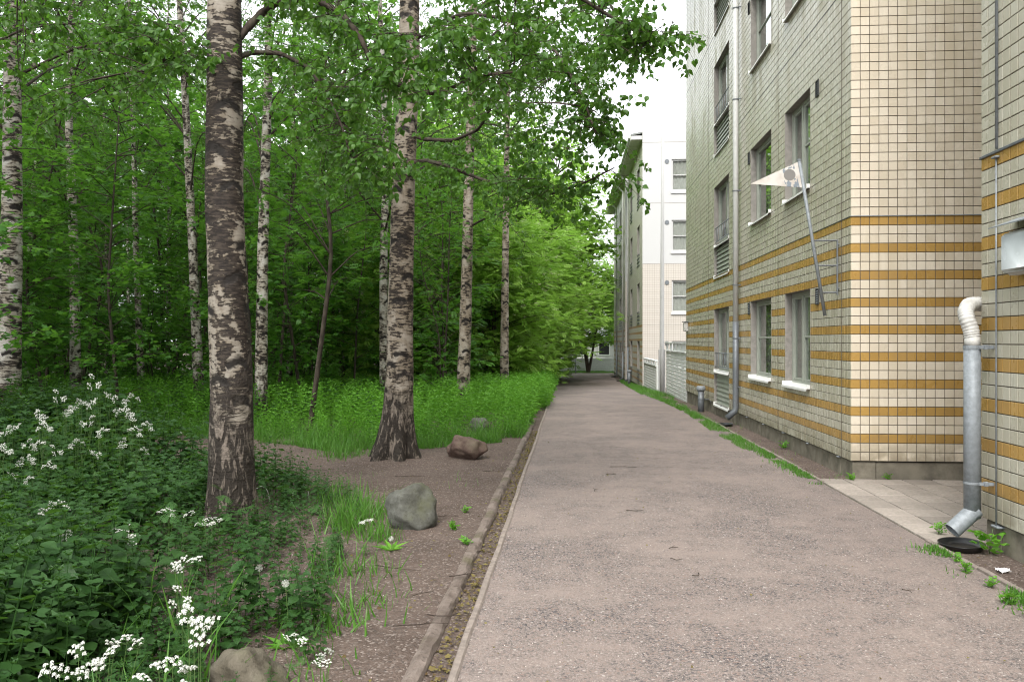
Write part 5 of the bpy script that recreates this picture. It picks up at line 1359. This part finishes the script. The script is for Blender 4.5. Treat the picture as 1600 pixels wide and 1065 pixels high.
# distant wood as one mass
def far_wood():
    global RNG
    RNG = np.random.default_rng(71); lm = MB(); n = 52000
    a = RNG.uniform(-62, 6, n); d = RNG.uniform(52, 78, n); ang = np.radians(a) 
    x = d * np.sin(ang); y = d * np.cos(ang); keep = ~((x > -6) & (y < 84)); x, y = x[keep], y[keep]; n = len(x)
    hmax = 22 + 4 * np.sin(x * .35) + 2.5 * np.sin(x * .9 + 2); z = RNG.random(n) * hmax + gz(y)
    add_inst(lm, LEAF2, frames(rdir(n, -.6, .3), RNG.normal(0, .6, n)), RNG.uniform(.45, .9, n), np.stack([x, y, z], 1))
    # flanks of the wood
    n = 12000; x = RNG.uniform(-60, -30, n); y = RNG.uniform(-10, 45, n); z = RNG.random(n) * 11
    add_inst(lm, LEAF2, frames(rdir(n, -.6, .3), RNG.normal(0, .6, n)), RNG.uniform(.45, .9, n), np.stack([x, y, z], 1))
    o = obj('woods', lm.mesh('woods', False), M['saplingleaf']); setp(o, 'far green mass of woodland closing off the view', 'woods', kind='stuff')
far_wood()

# ------------------------------------------------------------------ ground plants
def ground_z(x, y):
    x = np.asarray(x, float); y = np.asarray(y, float); return gz(y) + np.where(x < -.84, .005, np.where((x > -.55) & (x < 2.92), .004 + .02 * np.sin(np.pi * np.clip((x + .55) / 3.47, 0, 1)), -.01))

def nettle_template(seed, h=.7, leaf=HEART):
    r = np.random.default_rng(seed); mb = MB(); lv = 8
    bend = r.normal(0, .05, 2)
    ax = lambda f: np.array((bend[0] * f * f, bend[1] * f * f, h * f))
    V, Q = tube([ax(0), ax(.35), ax(.7), ax(1)], [.005, .0045, .003, .0015], 4); mb.add(V, [Q], .5)
    pos, d, S = [], [], []
    for i in range(lv):
        f = .22 + .76 * i / lv; a = (i % 2) * math.pi / 2 + r.normal(0, .2); sz = .145 * (1 - .62 * (i / lv) ** 1.6) * (0.75 if i < 2 else 1)
        for s_ in (0, math.pi):
            o = np.array((math.cos(a + s_), math.sin(a + s_), 0)); dd = o + np.array((0, 0, -.28 + .25 * i / lv)); pos.append(ax(f) + o * .02); d.append(dd); S.append(sz * r.uniform(.85, 1.15))
    for k in range(4): pos.append(ax(.99)); a = k * 1.57; d.append((math.cos(a), math.sin(a), .9)); S.append(.035)
    add_inst(mb, leaf, frames(np.array(d), r.normal(0, .2, len(d))), np.array(S), np.array(pos), r.random(len(d)))
    return np.concatenate(mb.V), [np.concatenate(v) for v in mb.P.values()], np.concatenate(mb.R)
def herb_template(seed, h=.75):
    r = np.random.default_rng(seed); mb = MB(); bend = r.normal(0, .08, 2); ax = lambda f: np.array((bend[0] * f * f, bend[1] * f * f, h * f))
    V, Q = tube([ax(0), ax(.5), ax(1)], [.004, .003, .0015], 3); mb.add(V, [Q], .3)
    n = 17; f = .12 + .88 * np.arange(n) / n; a = np.arange(n) * 2.4; d = np.stack([np.cos(a), np.sin(a), .12 + .5 * f], 1)
    pos = np.array([ax(q) for q in f]); S = .14 * (1 - .45 * f)
    add_inst(mb, (LANCE[0] * np.array((1.7, 1, 2.0)), LANCE[1]), frames(d), S, pos, r.random(n))
    return np.concatenate(mb.V), [np.concatenate(v) for v in mb.P.values()], np.concatenate(mb.R)
def scatter_t(mb, tmpl, xs, ys, sc, tilt=.12, zoff=0.0):
    """place templates (with their own rnd) upright on the ground"""
    TVv, TPp, TR = tmpl; n = len(xs)
    if n == 0: return
    a = RNG.random(n) * 6.283; c, s_ = np.cos(a), np.sin(a); tx, ty = RNG.normal(0, tilt, n), RNG.normal(0, tilt, n)
    R = np.zeros((n, 3, 3)); R[:, 0, 0] = c; R[:, 0, 1] = -s_; R[:, 1, 0] = s_; R[:, 1, 1] = c; R[:, 2, 2] = 1; R[:, 0, 2] = tx; R[:, 1, 2] = ty
    R[:, 2, 0] = -(tx * c + ty * s_); R[:, 2, 1] = -(-tx * s_ + ty * c)
    V, polys = inst(TVv, TPp, R, np.asarray(sc), np.stack([xs, ys, ground_z(xs, ys) + zoff], 1))
    mb.add(V, polys, np.clip(np.tile(TR, n) * .6 + np.repeat(RNG.random(n), len(TVv)) * .4, 0, 1))

def right_limit(y):
    """right edge of the dark front planting"""
    return np.interp(y, [1.6, 3.0, 4.0, 5.0, 6.0, 6.8, 7.6, 8.4, 9.2, 10, 14], [-1.05, -1.05, -1.15, -1.45, -1.58, -1.66, -1.9, -2.4, -3.6, -5.0, -8])
def in_front(x, y):
    """front planting zone; leaves out the big trunk and boulder"""
    ok = (x < right_limit(y) + RNG.normal(0, .10, len(x)))
    ok &= (np.hypot(x - b1[0], y - b1[1]) > .26)
    gb = G(387, 3.72); ok &= (np.hypot(x - gb[0], y - gb[1]) > .22)
    ok &= ~((y > 9.4) & (x > -6.2))
    ok &= np.hypot(x, y) > 2.0
    return ok

def nettles():
    global RNG
    RNG = np.random.default_rng(81); mb = MB(); T = [nettle_template(i) for i in range(5)]; W4 = (LEAF4[0] * (1.15, 1, 1), LEAF4[1]); W2 = (LEAF2[0] * (1.25, 1, 1), LEAF2[1]); T4 = [nettle_template(i, .7, W4) for i in range(5)]; T2 = [nettle_template(i, .7, W2) for i in range(5)]
    n = 5600; y = 1.7 + 11.5 * RNG.random(n) ** 1.15; x = right_limit(y) - (6.5 + .3 * y) * RNG.random(n) ** 1.25
    cl = np.array([mnoise.noise(Vector((a * .8, b * .8, 2))) for a, b in zip(x, y)])
    k = in_front(x, y) & (cl > -.42) & ((x < right_limit(y) - .12)); x, y, cl = x[k], y[k], cl[k]
    edge = np.clip((right_limit(y) - x) / .7, .55, 1); sc = (.62 + .5 * RNG.random(len(x)) + .35 * cl) * edge * np.interp(y, [2, 3.0, 4.2, 6, 8, 10], [.80, .92, .84, .72, .70, .8]) * np.interp(x, [-7, -4.5, -3.2], [1.5, 1.15, 1.0])
    sc[y < 4.6] *= 1.22; near_r = (x > -2.2) & (y < 4.3); sc[near_r] *= .55; low_ = (x > -3.3) & (x < -1.9) & (y > 4.6) & (y < 7.6); sc[low_] *= .58; sc[(x < -4.2) & (y > 5)] *= 1.2
    for i in range(5):
        for tt, a_, b_ in ((T, 0, 3.7), (T4, 3.7, 6.2), (T2, 6.2, 99)): m_ = (np.arange(len(x)) % 5 == i) & (y >= a_) & (y < b_); scatter_t(mb, tt[i], x[m_], y[m_], sc[m_])
    # forest floor further back on the left
    n = 2200; x = RNG.uniform(-26, -3, n); y = RNG.uniform(13.5, 34, n); sc = RNG.uniform(.7, 1.3, n)
    for i in range(5): m_ = np.arange(n) % 5 == i; scatter_t(mb, T2[i], x[m_], y[m_], sc[m_])
    o = obj('nettles', mb.mesh('nettles', False), M['nettle']); setp(o, 'dark dense nettle patch filling the left foreground', 'nettles', kind='stuff')
nettles()

def fronds():
    global RNG
    RNG = np.random.default_rng(82); mb = MB()
    n = 450; y = 1.8 + 10.5 * RNG.random(n); x = right_limit(y) - 6 * RNG.random(n) ** 1.4; k = in_front(x, y); x, y = x[k], y[k]; n = len(x)
    gb = G(387, 3.72); k = (x < right_limit(y) - .15) & (np.hypot(x - gb[0], y - gb[1]) > .34); x, y = x[k], y[k]; n = len(x)
    d = rdir(n, .15, .75); h = RNG.uniform(.12, .55, n) * np.interp(y, [2, 4, 7], [.8, .75, .75]) * np.clip((right_limit(y) - x) / .8, .25, 1)
    add_inst(mb, FROND, frames(d, RNG.normal(0, .3, n)), RNG.uniform(.08, .19, n), np.stack([x, y, h], 1))
    n = 350; x = RNG.uniform(-24, -1.2, n); y = RNG.uniform(13.5, 30, n); k = (x < -7) | (y > 22); x, y = x[k], y[k]; n = len(x)
    add_inst(mb, FROND, frames(rdir(n, .0, .6), RNG.normal(0, .3, n)), RNG.uniform(.3, .6, n), np.stack([x, y, gz(y) + RNG.uniform(.15, .6, n)], 1))
    o = obj('fern_fronds', mb.mesh('fern_fronds', False), M['frond']); setp(o, 'lacy ferny undergrowth between the nettles and under the trees', 'undergrowth', kind='stuff')
fronds()

def herb_edge(x):
    return np.interp(x, [-14, -9, -6, -4.4, -3.4, -2.6, -1.9, -1.2, -.8], [14.5, 13.8, 13.2, 12.4, 11.6, 11.7, 12.2, 13.0, 13.4])
def herbs():
    global RNG
    RNG = np.random.default_rng(83); mb = MB(); T = [herb_template(i + 20) for i in range(4)]
    n = 8000; x = -.78 - 15 * RNG.random(n) ** 1.2; y = 11.5 + 22 * RNG.random(n) ** 1.25
    dd = y - herb_edge(x); k = (dd > .35) & (np.hypot(x - b2[0], y - b2[1]) > .5) & (x < -.70 - .010 * (y - 13) + .10 * np.sin(y * 2.1) * np.sin(y * .7 + 1)); x, y, dd = x[k], y[k], dd[k]
    g3 = G(750, 14.6); k = ~((np.hypot(x - g3[0], y - g3[1]) < .35) | ((abs(x - g3[0] * y / g3[1]) < .25) & (y > 12.5) & (y < g3[1]))); x, y, dd = x[k], y[k], dd[k]
    n = len(x); sc = (.55 + .5 * RNG.random(n)) * np.clip(.45 + dd * .35, .45, 1.12)
    for i in range(4): m_ = np.arange(n) % 4 == i; scatter_t(mb, T[i], x[m_], y[m_], sc[m_], .16)
    # path edge farther along
    n = 2600; y = RNG.uniform(20, 52, n); x = -.60 - .010 * (y - 20) + .14 * np.sin(y * 1.3) * np.sin(y * .45) - 2.2 * RNG.random(n) ** 1.6; sc = RNG.uniform(.5, 1.15, n)
    for i in range(4): m_ = np.arange(n) % 4 == i; scatter_t(mb, T[i], x[m_], y[m_], sc[m_], .16)
    o = obj('willowherb', mb.mesh('willowherb', False), M['herb']); setp(o, 'bright green waist high herbs behind the bare soil', 'herbs', kind='stuff')
herbs()

def grass():
    global RNG
    RNG = np.random.default_rng(84); mb = MB()
    def blades(x, y, h, wd=.006, mbx=mb):
        n = len(x)
        if n == 0: return
        d = np.stack([RNG.normal(0, .35, n), RNG.normal(0, .35, n), np.ones(n)], 1)
        fr = frames(d, RNG.random(n) * 6.28, (0, 1.0, 0.1)); S = np.stack([np.full(n, wd) * RNG.uniform(.7, 1.4, n) * (1 + h), h, h * RNG.uniform(.5, 1.4, n)], 1)
        add_inst(mbx, BLADE, fr, S, np.stack([x, y, ground_z(x, y) - .01], 1))
    # edge of the bright herbs
    n = 15000; x = -.8 - 11 * RNG.random(n) ** 1.1; dd = RNG.exponential(.55, n) - .12; y = herb_edge(x) + dd
    cl = np.array([mnoise.noise(Vector((a * 1.6, b * 1.6, 8))) for a, b in zip(x, y)]); k = (np.hypot(x - b2[0], y - b2[1]) > .42) & (cl + dd > -.12); x, y, dd = x[k], y[k], dd[k]
    blades(x, y, np.clip(.10 + .35 * RNG.random(len(x)) * np.clip(.4 + dd, .3, 1.1), .05, .6))
    # tufts round the grey boulder and in the front planting
    for px, d, r, m_, h in ((565, 7.4, .26, 260, .24), (545, 6.9, .26, 200, .24), (590, 6.6, .16, 110, .16), (535, 8.0, .3, 150, .26), (545, 5.6, .25, 130, .2), (560, 5.0, .22, 80, .14), (525, 4.6, .2, 90, .16), (290, 3.6, .3, 26, .36), (150, 3.0, .3, 24, .42), (455, 3.9, .2, 30, .16), (250, 4.3, .4, 45, .45), (540, 11.3, .35, 260, .2), (470, 4.6, .3, 30, .22)):
        g = G(px, d); x = g[0] + RNG.normal(0, r * .6, m_); y = g[1] + RNG.normal(0, r * .6, m_); blades(x, y, h * RNG.uniform(.5, 1.25, m_), .009 if d < 5 else .007)
    # sparse blades on the soil
    n = 900; y = RNG.uniform(3.4, 12.5, n); x = RNG.uniform(-3.5, -.85, n); cl = np.array([mnoise.noise(Vector((a * 1.3, b * 1.3, 4))) for a, b in zip(x, y)]); k = cl > .22; blades(x[k], y[k], RNG.uniform(.03, .11, k.sum()), .004)
    # right hand strip by the walls
    n = 22000; y = 12.0 + 37 * RNG.random(n) ** 1.15; lo = np.interp(y, [9.5, 12, 15, 19, 24, 28, 36, 46, 50], [2.8, 2.62, 2.58, 2.70, 2.62, 2.42, 2.62, 2.85, 3.1]); hi = np.interp(y, [9.5, 20, 24, 26, 40, 50], [2.93, 2.95, 3.0, 3.34, 3.32, 3.2])
    x = lo + (hi - lo) * RNG.random(n); cl = np.array([mnoise.noise(Vector((a * 2.2, b * 1.2, 14))) for a, b in zip(x, y)]); k = cl > -.15; blades(x[k], y[k], RNG.uniform(.03, .10, k.sum()) * np.interp(y[k], [12, 18, 24, 30], [.7, 1.1, 1.6, 1.7]), .006)
    n = 5200; y = np.concatenate([RNG.uniform(9.4, 14, n // 2), RNG.uniform(3.2, 6.6, n // 2)]); x = 2.91 - np.abs(RNG.normal(0, .09, len(y))); cl = np.array([mnoise.noise(Vector((a * 2.2, b * 1.7, 24))) for a, b in zip(x, y)]); k = cl > -.12; blades(x[k], y[k], RNG.uniform(.025, .075, k.sum()), .008)
    n = 500; y = RNG.uniform(9.6, 23, n); x = RNG.uniform(2.97, 3.33, n); cl = np.array([mnoise.noise(Vector((a * 3, b * 1.7, 44))) for a, b in zip(x, y)]); k = cl > .2; blades(x[k], y[k], RNG.uniform(.04, .12, k.sum()), .004)
    # lawn at the end
    n = 5000; x = RNG.uniform(-6, 4, n); y = RNG.uniform(63.2, 66.4, n); blades(x, y, RNG.uniform(.08, .18, n), .02)
    o = obj('grass', mb.mesh('grass', False), M['grass']); setp(o, 'green grass tufts along the soil, the path edges and the walls', 'grass', kind='stuff')
grass()

def litter():
    global RNG
    RNG = np.random.default_rng(85); mb = MB()
    n = 2600
    x = np.concatenate([RNG.uniform(-.71, -.59, 1400), RNG.uniform(-3.6, -.8, 400), RNG.uniform(2.97, 3.36, 500), RNG.uniform(-.5, 2.9, 300)]); y = np.concatenate([RNG.uniform(2.8, 15, 1400), RNG.uniform(3, 13, 400), RNG.uniform(3.5, 24, 500), 3.2 + 12 * RNG.random(300)])
    z = gz(y) + np.where((x > -.56) & (x < 2.92), .026, np.where(x < -.84, .03, -.012)) + RNG.uniform(0, .012, n)
    z = z + np.where((x > -.72) & (x < -.56), -.01, 0)
    d = rdir(n, -.15, .15); sz = RNG.uniform(.012, .035, n); sz[-300:] *= .7; sz[:1400] *= 1.15
    add_inst(mb, LEAF2, frames(d, RNG.normal(0, .5, n)), sz, np.stack([x, y, z], 1))
    o = obj('leaf_litter', mb.mesh('leaf_litter', False), M['litter']); setp(o, 'small fallen leaves and scales strewn over soil and gutter', 'litter', kind='stuff')
    # green fallen bits in the gutter
    # loose stones
    oc = (np.array([(1,0,0),(-1,0,0),(0,1,0),(0,-1,0),(0,0,.7),(0,0,-.7)]), [[(0,2,4),(2,1,4),(1,3,4),(3,0,4),(2,0,5),(1,2,5),(3,1,5),(0,3,5)]])
    mb = MB(); n = 8000; y = 2.9 + 10 * RNG.random(n) ** 1.6; x = RNG.uniform(-.52, 2.9, n); left = RNG.random(n) < .08; x[left] = RNG.uniform(-3.2, -.85, left.sum())
    z = gz(y) + np.where(left, .022, .018 + .02 * np.sin(np.pi * np.clip((x + .55) / 3.47, 0, 1)) - .016)
    s = RNG.uniform(.0018, .0055, n)
    add_inst(mb, oc, frames(rdir(n), RNG.random(n) * 6), np.stack([s, s * RNG.uniform(.7, 1.4, n), s * RNG.uniform(.6, 1, n)], 1), np.stack([x, y, z], 1))
    m, t, oo = mat_new('loose_stone'); at = N(t, 'ShaderNodeAttribute', attribute_name='rnd')
    princ(t, oo, ramp(t, at.outputs['Fac'], [(0, (.08, .08, .085)), (.4, (.24, .21, .2)), (.8, (.36, .28, .25)), (1, (.55, .5, .47))]), .85, .2)
    o = obj('gravel', mb.mesh('gravel', False), m); setp(o, 'loose gravel chips scattered on path and soil', 'gravel', kind='stuff')
litter()

# ------------------------------------------------------------------ single plants
def flower_t():
    V = [(0, 0, .12)]; T = []
    for k in range(5):
        a = k * 1.2566; V += [(math.cos(a) * 1.0, math.sin(a) * 1.0, 0), (math.cos(a + .63) * .45, math.sin(a + .63) * .45, .06)]
    for k in range(5): b = 1 + 2 * k; T += [(0, 1 + (2 * k + 9) % 10, b), (0, b, b + 1)]
    return np.array(V), [T]
FLOWER = flower_t()
def umbel_mesh(seed, R_=.045):
    r = np.random.default_rng(seed); fm = MB(); sm = MB(); pos = []; nrmv = []
    nr = 9
    for i in range(nr):
        a = i * 2.4; rr = R_ * math.sqrt((i + .3) / nr) * r.uniform(.85, 1.2); c = np.array((rr * math.cos(a), rr * math.sin(a), .042 - .55 * rr + r.normal(0, .005)))
        V, Q = tube([(0, 0, 0), c * (.6, .6, .5), c], .0008, 3); sm.add(V, [Q], .6)
        for k in range(11):
            b = k * 2.4; f = math.sqrt((k + .2) / 11); q = .0115 * f * r.uniform(.9, 1.15); pos.append(c + (q * math.cos(b), q * math.sin(b), .009 * math.sqrt(max(0, 1.15 - f * f)) + r.normal(0, .001))); nrmv.append((math.cos(b) * f * 1.1, math.sin(b) * f * 1.1, .7))
    n = len(pos); nz = nrm(np.array(nrmv)); x = nrm(np.cross(nz, r.normal(0, 1, (n, 3)))); y = np.cross(nz, x); Rm = np.stack([x, y, nz], 2)
    add_inst(fm, FLOWER, Rm, r.uniform(.0042, .0062, n), np.array(pos), r.random(n))
    return fm.mesh('umbel', False), sm
def parsley_proto(seed, label, loc):
    global RNG
    RNG = np.random.default_rng(seed); r = RNG
    root = empty('cow_parsley', loc, label, 'wildflower')
    sm, lm = MB(), MB(); tips = []
    m0 = np.array((r.normal(0, .03), r.normal(0, .03), .55)); V, Q = tube(smooth_path([(0, 0, 0), m0 * .5, m0], 4, 1), np.linspace(.006, .004, 9), 5); sm.add(V, [Q], .4)
    nu = int(r.integers(4, 7))
    for i in range(nu):
        a = i * 6.283 / nu + r.normal(0, .3); rr = r.uniform(.05, .15) if i else .01; t_ = np.array((rr * math.cos(a), rr * math.sin(a), r.uniform(.86, 1.0)))
        V, Q = tube(smooth_path([m0, (m0 + t_) / 2 + np.array((rr * .3 * math.cos(a), rr * .3 * math.sin(a), -.03)), t_], 4, 1), np.linspace(.003, .0018, 9), 4); sm.add(V, [Q], .5); tips.append(t_)
    for k in range(11):
        a = r.random() * 6.28; z = r.uniform(.12, .66); d = np.array((math.cos(a), math.sin(a), r.uniform(.1, .6))); p = m0 * z / .55
        add_inst(lm, FROND, frames(d[None], r.normal(0, .2, 1)), np.array([r.uniform(.10, .17)]), p[None])
    for t_ in tips:
        fm, s2 = umbel_mesh(int(r.integers(1e6)), r.uniform(.036, .05)); o = obj('umbel', fm, M['petal'], root, True); o.location = tuple(t_); o.rotation_euler = (r.normal(.3, .3), r.normal(0, .3), 0)
        sm.add(np.concatenate(s2.V) + t_, [np.concatenate(v) for v in s2.P.values()], .6)
    obj('stalk', sm.mesh('stalk', True), M['stem'], root, True); obj('foliage', lm.mesh('foliage', False), M['frond'], root, True)
    return root
pl = [(310, 965, 2.55, 'cow parsley with large white umbels left of the mossy boulder'), (268, 1035, 2.3, 'cow parsley with full white heads at the bottom edge'), (180, 1000, 2.6, 'cow parsley with a flat white head low in the nettles'), (122, 1032, 2.45, 'cow parsley with few white heads in the bottom corner of the nettles'),
      (466, 985, 3.3, 'cow parsley in bloom just right of the mossy boulder'), (503, 1022, 3.15, 'low cow parsley at the edge of the bare soil'), (288, 872, 3.8, 'cow parsley with an arched white head in front of the massive trunk'), (287, 925, 3.5, 'small cow parsley below the arched one'),
      (80, 788, 4.9, None), (185, 818, 4.7, None), (205, 835, 4.5, None), (262, 795, 5.6, None), (292, 800, 5.8, None), (325, 815, 5.7, None), (340, 805, 5.9, None), (100, 835, 4.7, None), (572, 812, 6.1, 'tiny cow parsley in the grass tuft beside the grey boulder'),
      (150, 592, 8.2, None), (120, 630, 7.8, None), (185, 632, 8.4, None), (65, 648, 7.6, None), (212, 668, 7.7, None), (40, 690, 7.2, None), (80, 725, 6.9, None), (22, 735, 6.7, None), (105, 640, 8.8, None), (160, 670, 7.9, None), (95, 615, 8.6, None), (200, 620, 9.0, None), (20, 660, 7.9, None), (50, 715, 7.0, None), (225, 700, 8.0, None), (135, 655, 7.4, None), (10, 700, 6.6, None), (175, 610, 8.9, None), (30, 720, 6.9, None), (60, 690, 7.3, None), (90, 700, 7.0, None), (115, 690, 7.2, None), (140, 620, 8.6, None), (205, 645, 8.2, None), (230, 660, 8.3, None), (5, 670, 7.4, None), (75, 665, 7.8, None), (150, 700, 7.0, None), (190, 690, 7.4, None), (45, 745, 6.6, None)]
protos = []
for i, (px, py, d, lab) in enumerate(pl):
    p = P(px, py, d); z = float(gz(p[1])); h = p[2] - z
    far_ = lab is None and py < 760
    lab2 = lab or ('tall cow parsley in the white flowering drift at the left' if far_ else 'white flowering cow parsley in front of the massive trunk among nettles')
    if len(protos) < 5: o = parsley_proto(200 + i, lab2, (p[0], p[1], z)); protos.append(o)
    else: o = copy_tree(protos[i % 5]); o.location = (p[0], p[1], z); o['label'] = lab2
    w_ = np.clip(h, .55, 1.0) * (.66 if far_ else .85); o.scale = (w_, w_, h / .98); o.rotation_euler = (0, 0, i * 1.9)
    if lab is None: o['group'] = 'cow parsley drift' if far_ else 'cow parsley among the nettles'

def dandelion(px, py, d, label):
    p = P(px, py, d); z = float(gz(p[1])); h = p[2] - z; root = empty('dandelion', (p[0], p[1], z), label, 'wildflower')
    b = MB(); b.tube(smooth_path([(.02, 0, 0), (.01, .01, h * .5), (0, 0, h)], 4, 1), .0022, 5, .6); obj('stalk', b.mesh('stalk', True), M['stem'], root, True)
    global RNG
    b = MB(); n = 160; dd = rdir(n); sp = (np.array([(-.02, 0, 0), (.02, 0, 0), (.012, 1, 0), (.16, 1.06, 0), (-.16, 1.06, 0), (-.012, 1, 0)]), [[(0, 1, 2, 5), (5, 2, 3, 4)]])
    add_inst(b, sp, frames(dd, RNG.random(n) * 6), np.full(n, .019), np.tile((0, 0, h + .004), (n, 1))); obj('seed_head', b.mesh('seed_head', False, False), M['petal'], root, True)
    b = MB(); n = 9; a = np.arange(n) * .7; dd = np.stack([np.cos(a), np.sin(a), np.full(n, .45)], 1); add_inst(b, LANCE, frames(dd), RNG.uniform(.10, .19, n), np.zeros((n, 3))); obj('leaves', b.mesh('leaves', False), M['herb'], root, True)
dandelion(405, 888, 4.6, 'dandelion clock left of the other one below the massive trunk'); dandelion(446, 912, 4.3, 'dandelion clock nearer the bare soil below the massive trunk'); dandelion(611, 842, 6.3, 'dandelion clock lying low beside the grey boulder'); dandelion(283, 676, 13.0, 'distant dandelion clock in the bright herbs')

def weed(x, y, s, label, seed):
    global RNG
    RNG = np.random.default_rng(seed); z = float(gz(y)); root = empty('weed', (x, y, z), label, 'weed')
    b = MB(); n = 12; a = RNG.random(n) * 6.28; dd = np.stack([np.cos(a), np.sin(a), RNG.uniform(.2, 1.2, n)], 1)
    add_inst(b, HEART, frames(dd, RNG.normal(0, .3, n)), s * RNG.uniform(.4, .75, n), np.stack([np.cos(a) * .12 * s, np.sin(a) * .12 * s, RNG.uniform(.05, .7, n) * s], 1)); obj('leaves', b.mesh('leaves', False), M['herb'], root, True)
    b = MB()
    for k in range(4): t_ = np.array((RNG.normal(0, .12), RNG.normal(0, .12), RNG.uniform(.6, 1.1))) * s; b.tube([(0, 0, 0), t_ * .5, t_], .002, 4)
    obj('stems', b.mesh('stems', True), M['stem'], root, True); return root
weed(3.24, 6.45, .20, 'leafy weed growing beside the black saucer at the pipe', 1); weed(3.26, 5.55, .16, 'broad leaved weed at the foot of the near wall', 2); weed(3.31, 9.70, .10, 'tiny weed at the corner of the concrete plinth', 3); weed(3.75, 9.76, .09, 'small weed between paving and plinth', 4); weed(2.80, 5.9, .09, 'flat weed on the gravel by the edging board', 5); weed(2.74, 5.2, .10, 'spreading weed on the gravel near the right edge', 6)
for i_, (wx, wy, ws) in enumerate(((2.80, 5.55, .08), (2.72, 4.95, .10), (2.84, 4.6, .09), (2.76, 4.35, .11), (2.86, 5.1, .08), (2.70, 4.1, .10), (2.82, 3.9, .09), (2.88, 6.2, .07), (2.66, 4.65, .07))):
    weed(wx, wy, ws, 'low leafy weed in the green fringe along the near edging board', 30 + i_)['group'] = 'weeds along the near edging'
weed(-1.02, 6.9, .10, 'small nettle seedling on the bare soil beside the kerb', 7); weed(-.84, 6.4, .09, 'seedling growing over the worn kerb', 8); weed(-1.0, 7.6, .08, 'sprout on bare soil between boulder and kerb', 9); weed(3.12, 7.03, .11, 'yellow green weed in the paving joint behind the saucer', 10); weed(3.28, 12.6, .14, 'weed in the soil strip under the striped facade', 11)

def twig_on(px, py, ln, ang, label, zz=.03):
    d = F * CAMZ / (py - 532.5); p = P(px, py, d); z = float(gz(p[1])) + zz; b = MB(); r = random.Random(px); ln *= .75
    pts = [(ln * (t_ - .5) * math.cos(ang) + r.gauss(0, .012), ln * (t_ - .5) * math.sin(ang) + r.gauss(0, .012), .004 + .006 * r.random()) for t_ in (0, .25, .5, .75, 1)]
    b.tube(smooth_path(pts, 3, 1), np.linspace(.0036, .0018, 13), 5); b.tube([pts[2], np.array(pts[2]) + (.05 * math.cos(ang + .8), .05 * math.sin(ang + .8), .004)], .002, 4)
    o = obj('twig', b.mesh('twig', True), M['twig']); o.location = (p[0], p[1], z); return setp(o, label, 'twig', 'dry twigs on the ground')
TWL = ['short twig beside the long one on the path', 'small brown twig in the middle of the gravel', 'small twig just below the brown one on the gravel', 'thin curved twig on the gravel left of centre', 'twig lying over the edge of the path beside the grey boulder', 'bent twig crossing the gutter in front', 'twig on the soil just left of the worn kerb', 'long twig lying across the path edging near the bottom', 'longest twig lying across the worn kerb', 'slanting twig on the soil right of the grey boulder', 'long twig on the trodden soil below the flared birch', 'twig on the trodden soil right of the massive trunk', 'slanting twig on the soil below the grey boulder', 'twig on the soil next to the kerb below the red boulder', 'tiny upright lying twig on the far gravel', 'tiny twig on the near gravel right of centre']
for px, py, ln, an, lab in ((1415, 930, .12, -.9, 'short brown stick on the gravel at the right'), (975, 733, .42, .1, 'long thin twig lying across the middle of the path'), (955, 745, .15, 0, None), (1052, 862, .14, .2, None), (1055, 881, .12, -.3, None), (992, 803, .25, .1, None), (690, 812, .38, .15, None), (725, 905, .30, .5, None), (660, 935, .25, .7, None), (700, 970, .35, .05, None), (655, 985, .4, .1, None), (640, 800, .3, .6, None), (640, 748, .5, .05, None), (500, 738, .5, .1, None), (620, 895, .5, -.3, None), (770, 740, .3, .1, None), (930, 770, .2, 1.2, None), (1090, 905, .12, .8, None)):
    twig_on(px, py, ln, an, lab or TWL.pop(0))

def wire_hoop(px, d, label):
    g = G(px, d); root_pts = []; b = MB(); n = 14
    for k in range(n + 1): a = math.pi * k / n; root_pts.append((-.08 * math.cos(a), .02 * math.sin(a), .16 * math.sin(a) ** .8))
    b.tube(root_pts, .0035, 6); o = obj('wire_hoop', b.mesh('wire_hoop', True, False), M['sill']); o.location = g; o.rotation_euler = (0, 0, .3); setp(o, label, 'hoop')
wire_hoop(408, 8.2, 'bent white wire hoop just right of the massive trunk'); wire_hoop(470, 8.4, 'white wire hoop among leaves above the trodden soil')
def paper():
    d = F * CAMZ / (893 - 532.5); p = P(1567, 893, d); V = []; n = 12
    for i in range(n):
        for k in range(n): u, v = i / (n - 1) - .5, k / (n - 1) - .5; V.append((u * .085, v * .06, .016 + .022 * mnoise.noise(Vector((u * 7, v * 7, 0)))))
    Q = [(i * n + k, (i + 1) * n + k, (i + 1) * n + k + 1, i * n + k + 1) for i in range(n - 1) for k in range(n - 1)]
    o = obj('paper_scrap', mk_mesh('paper_scrap', V, [Q]), M['paper']); o.location = (p[0], p[1], 0.0); setp(o, 'crumpled scrap of white paper on soil by the near wall', 'paper')
paper()
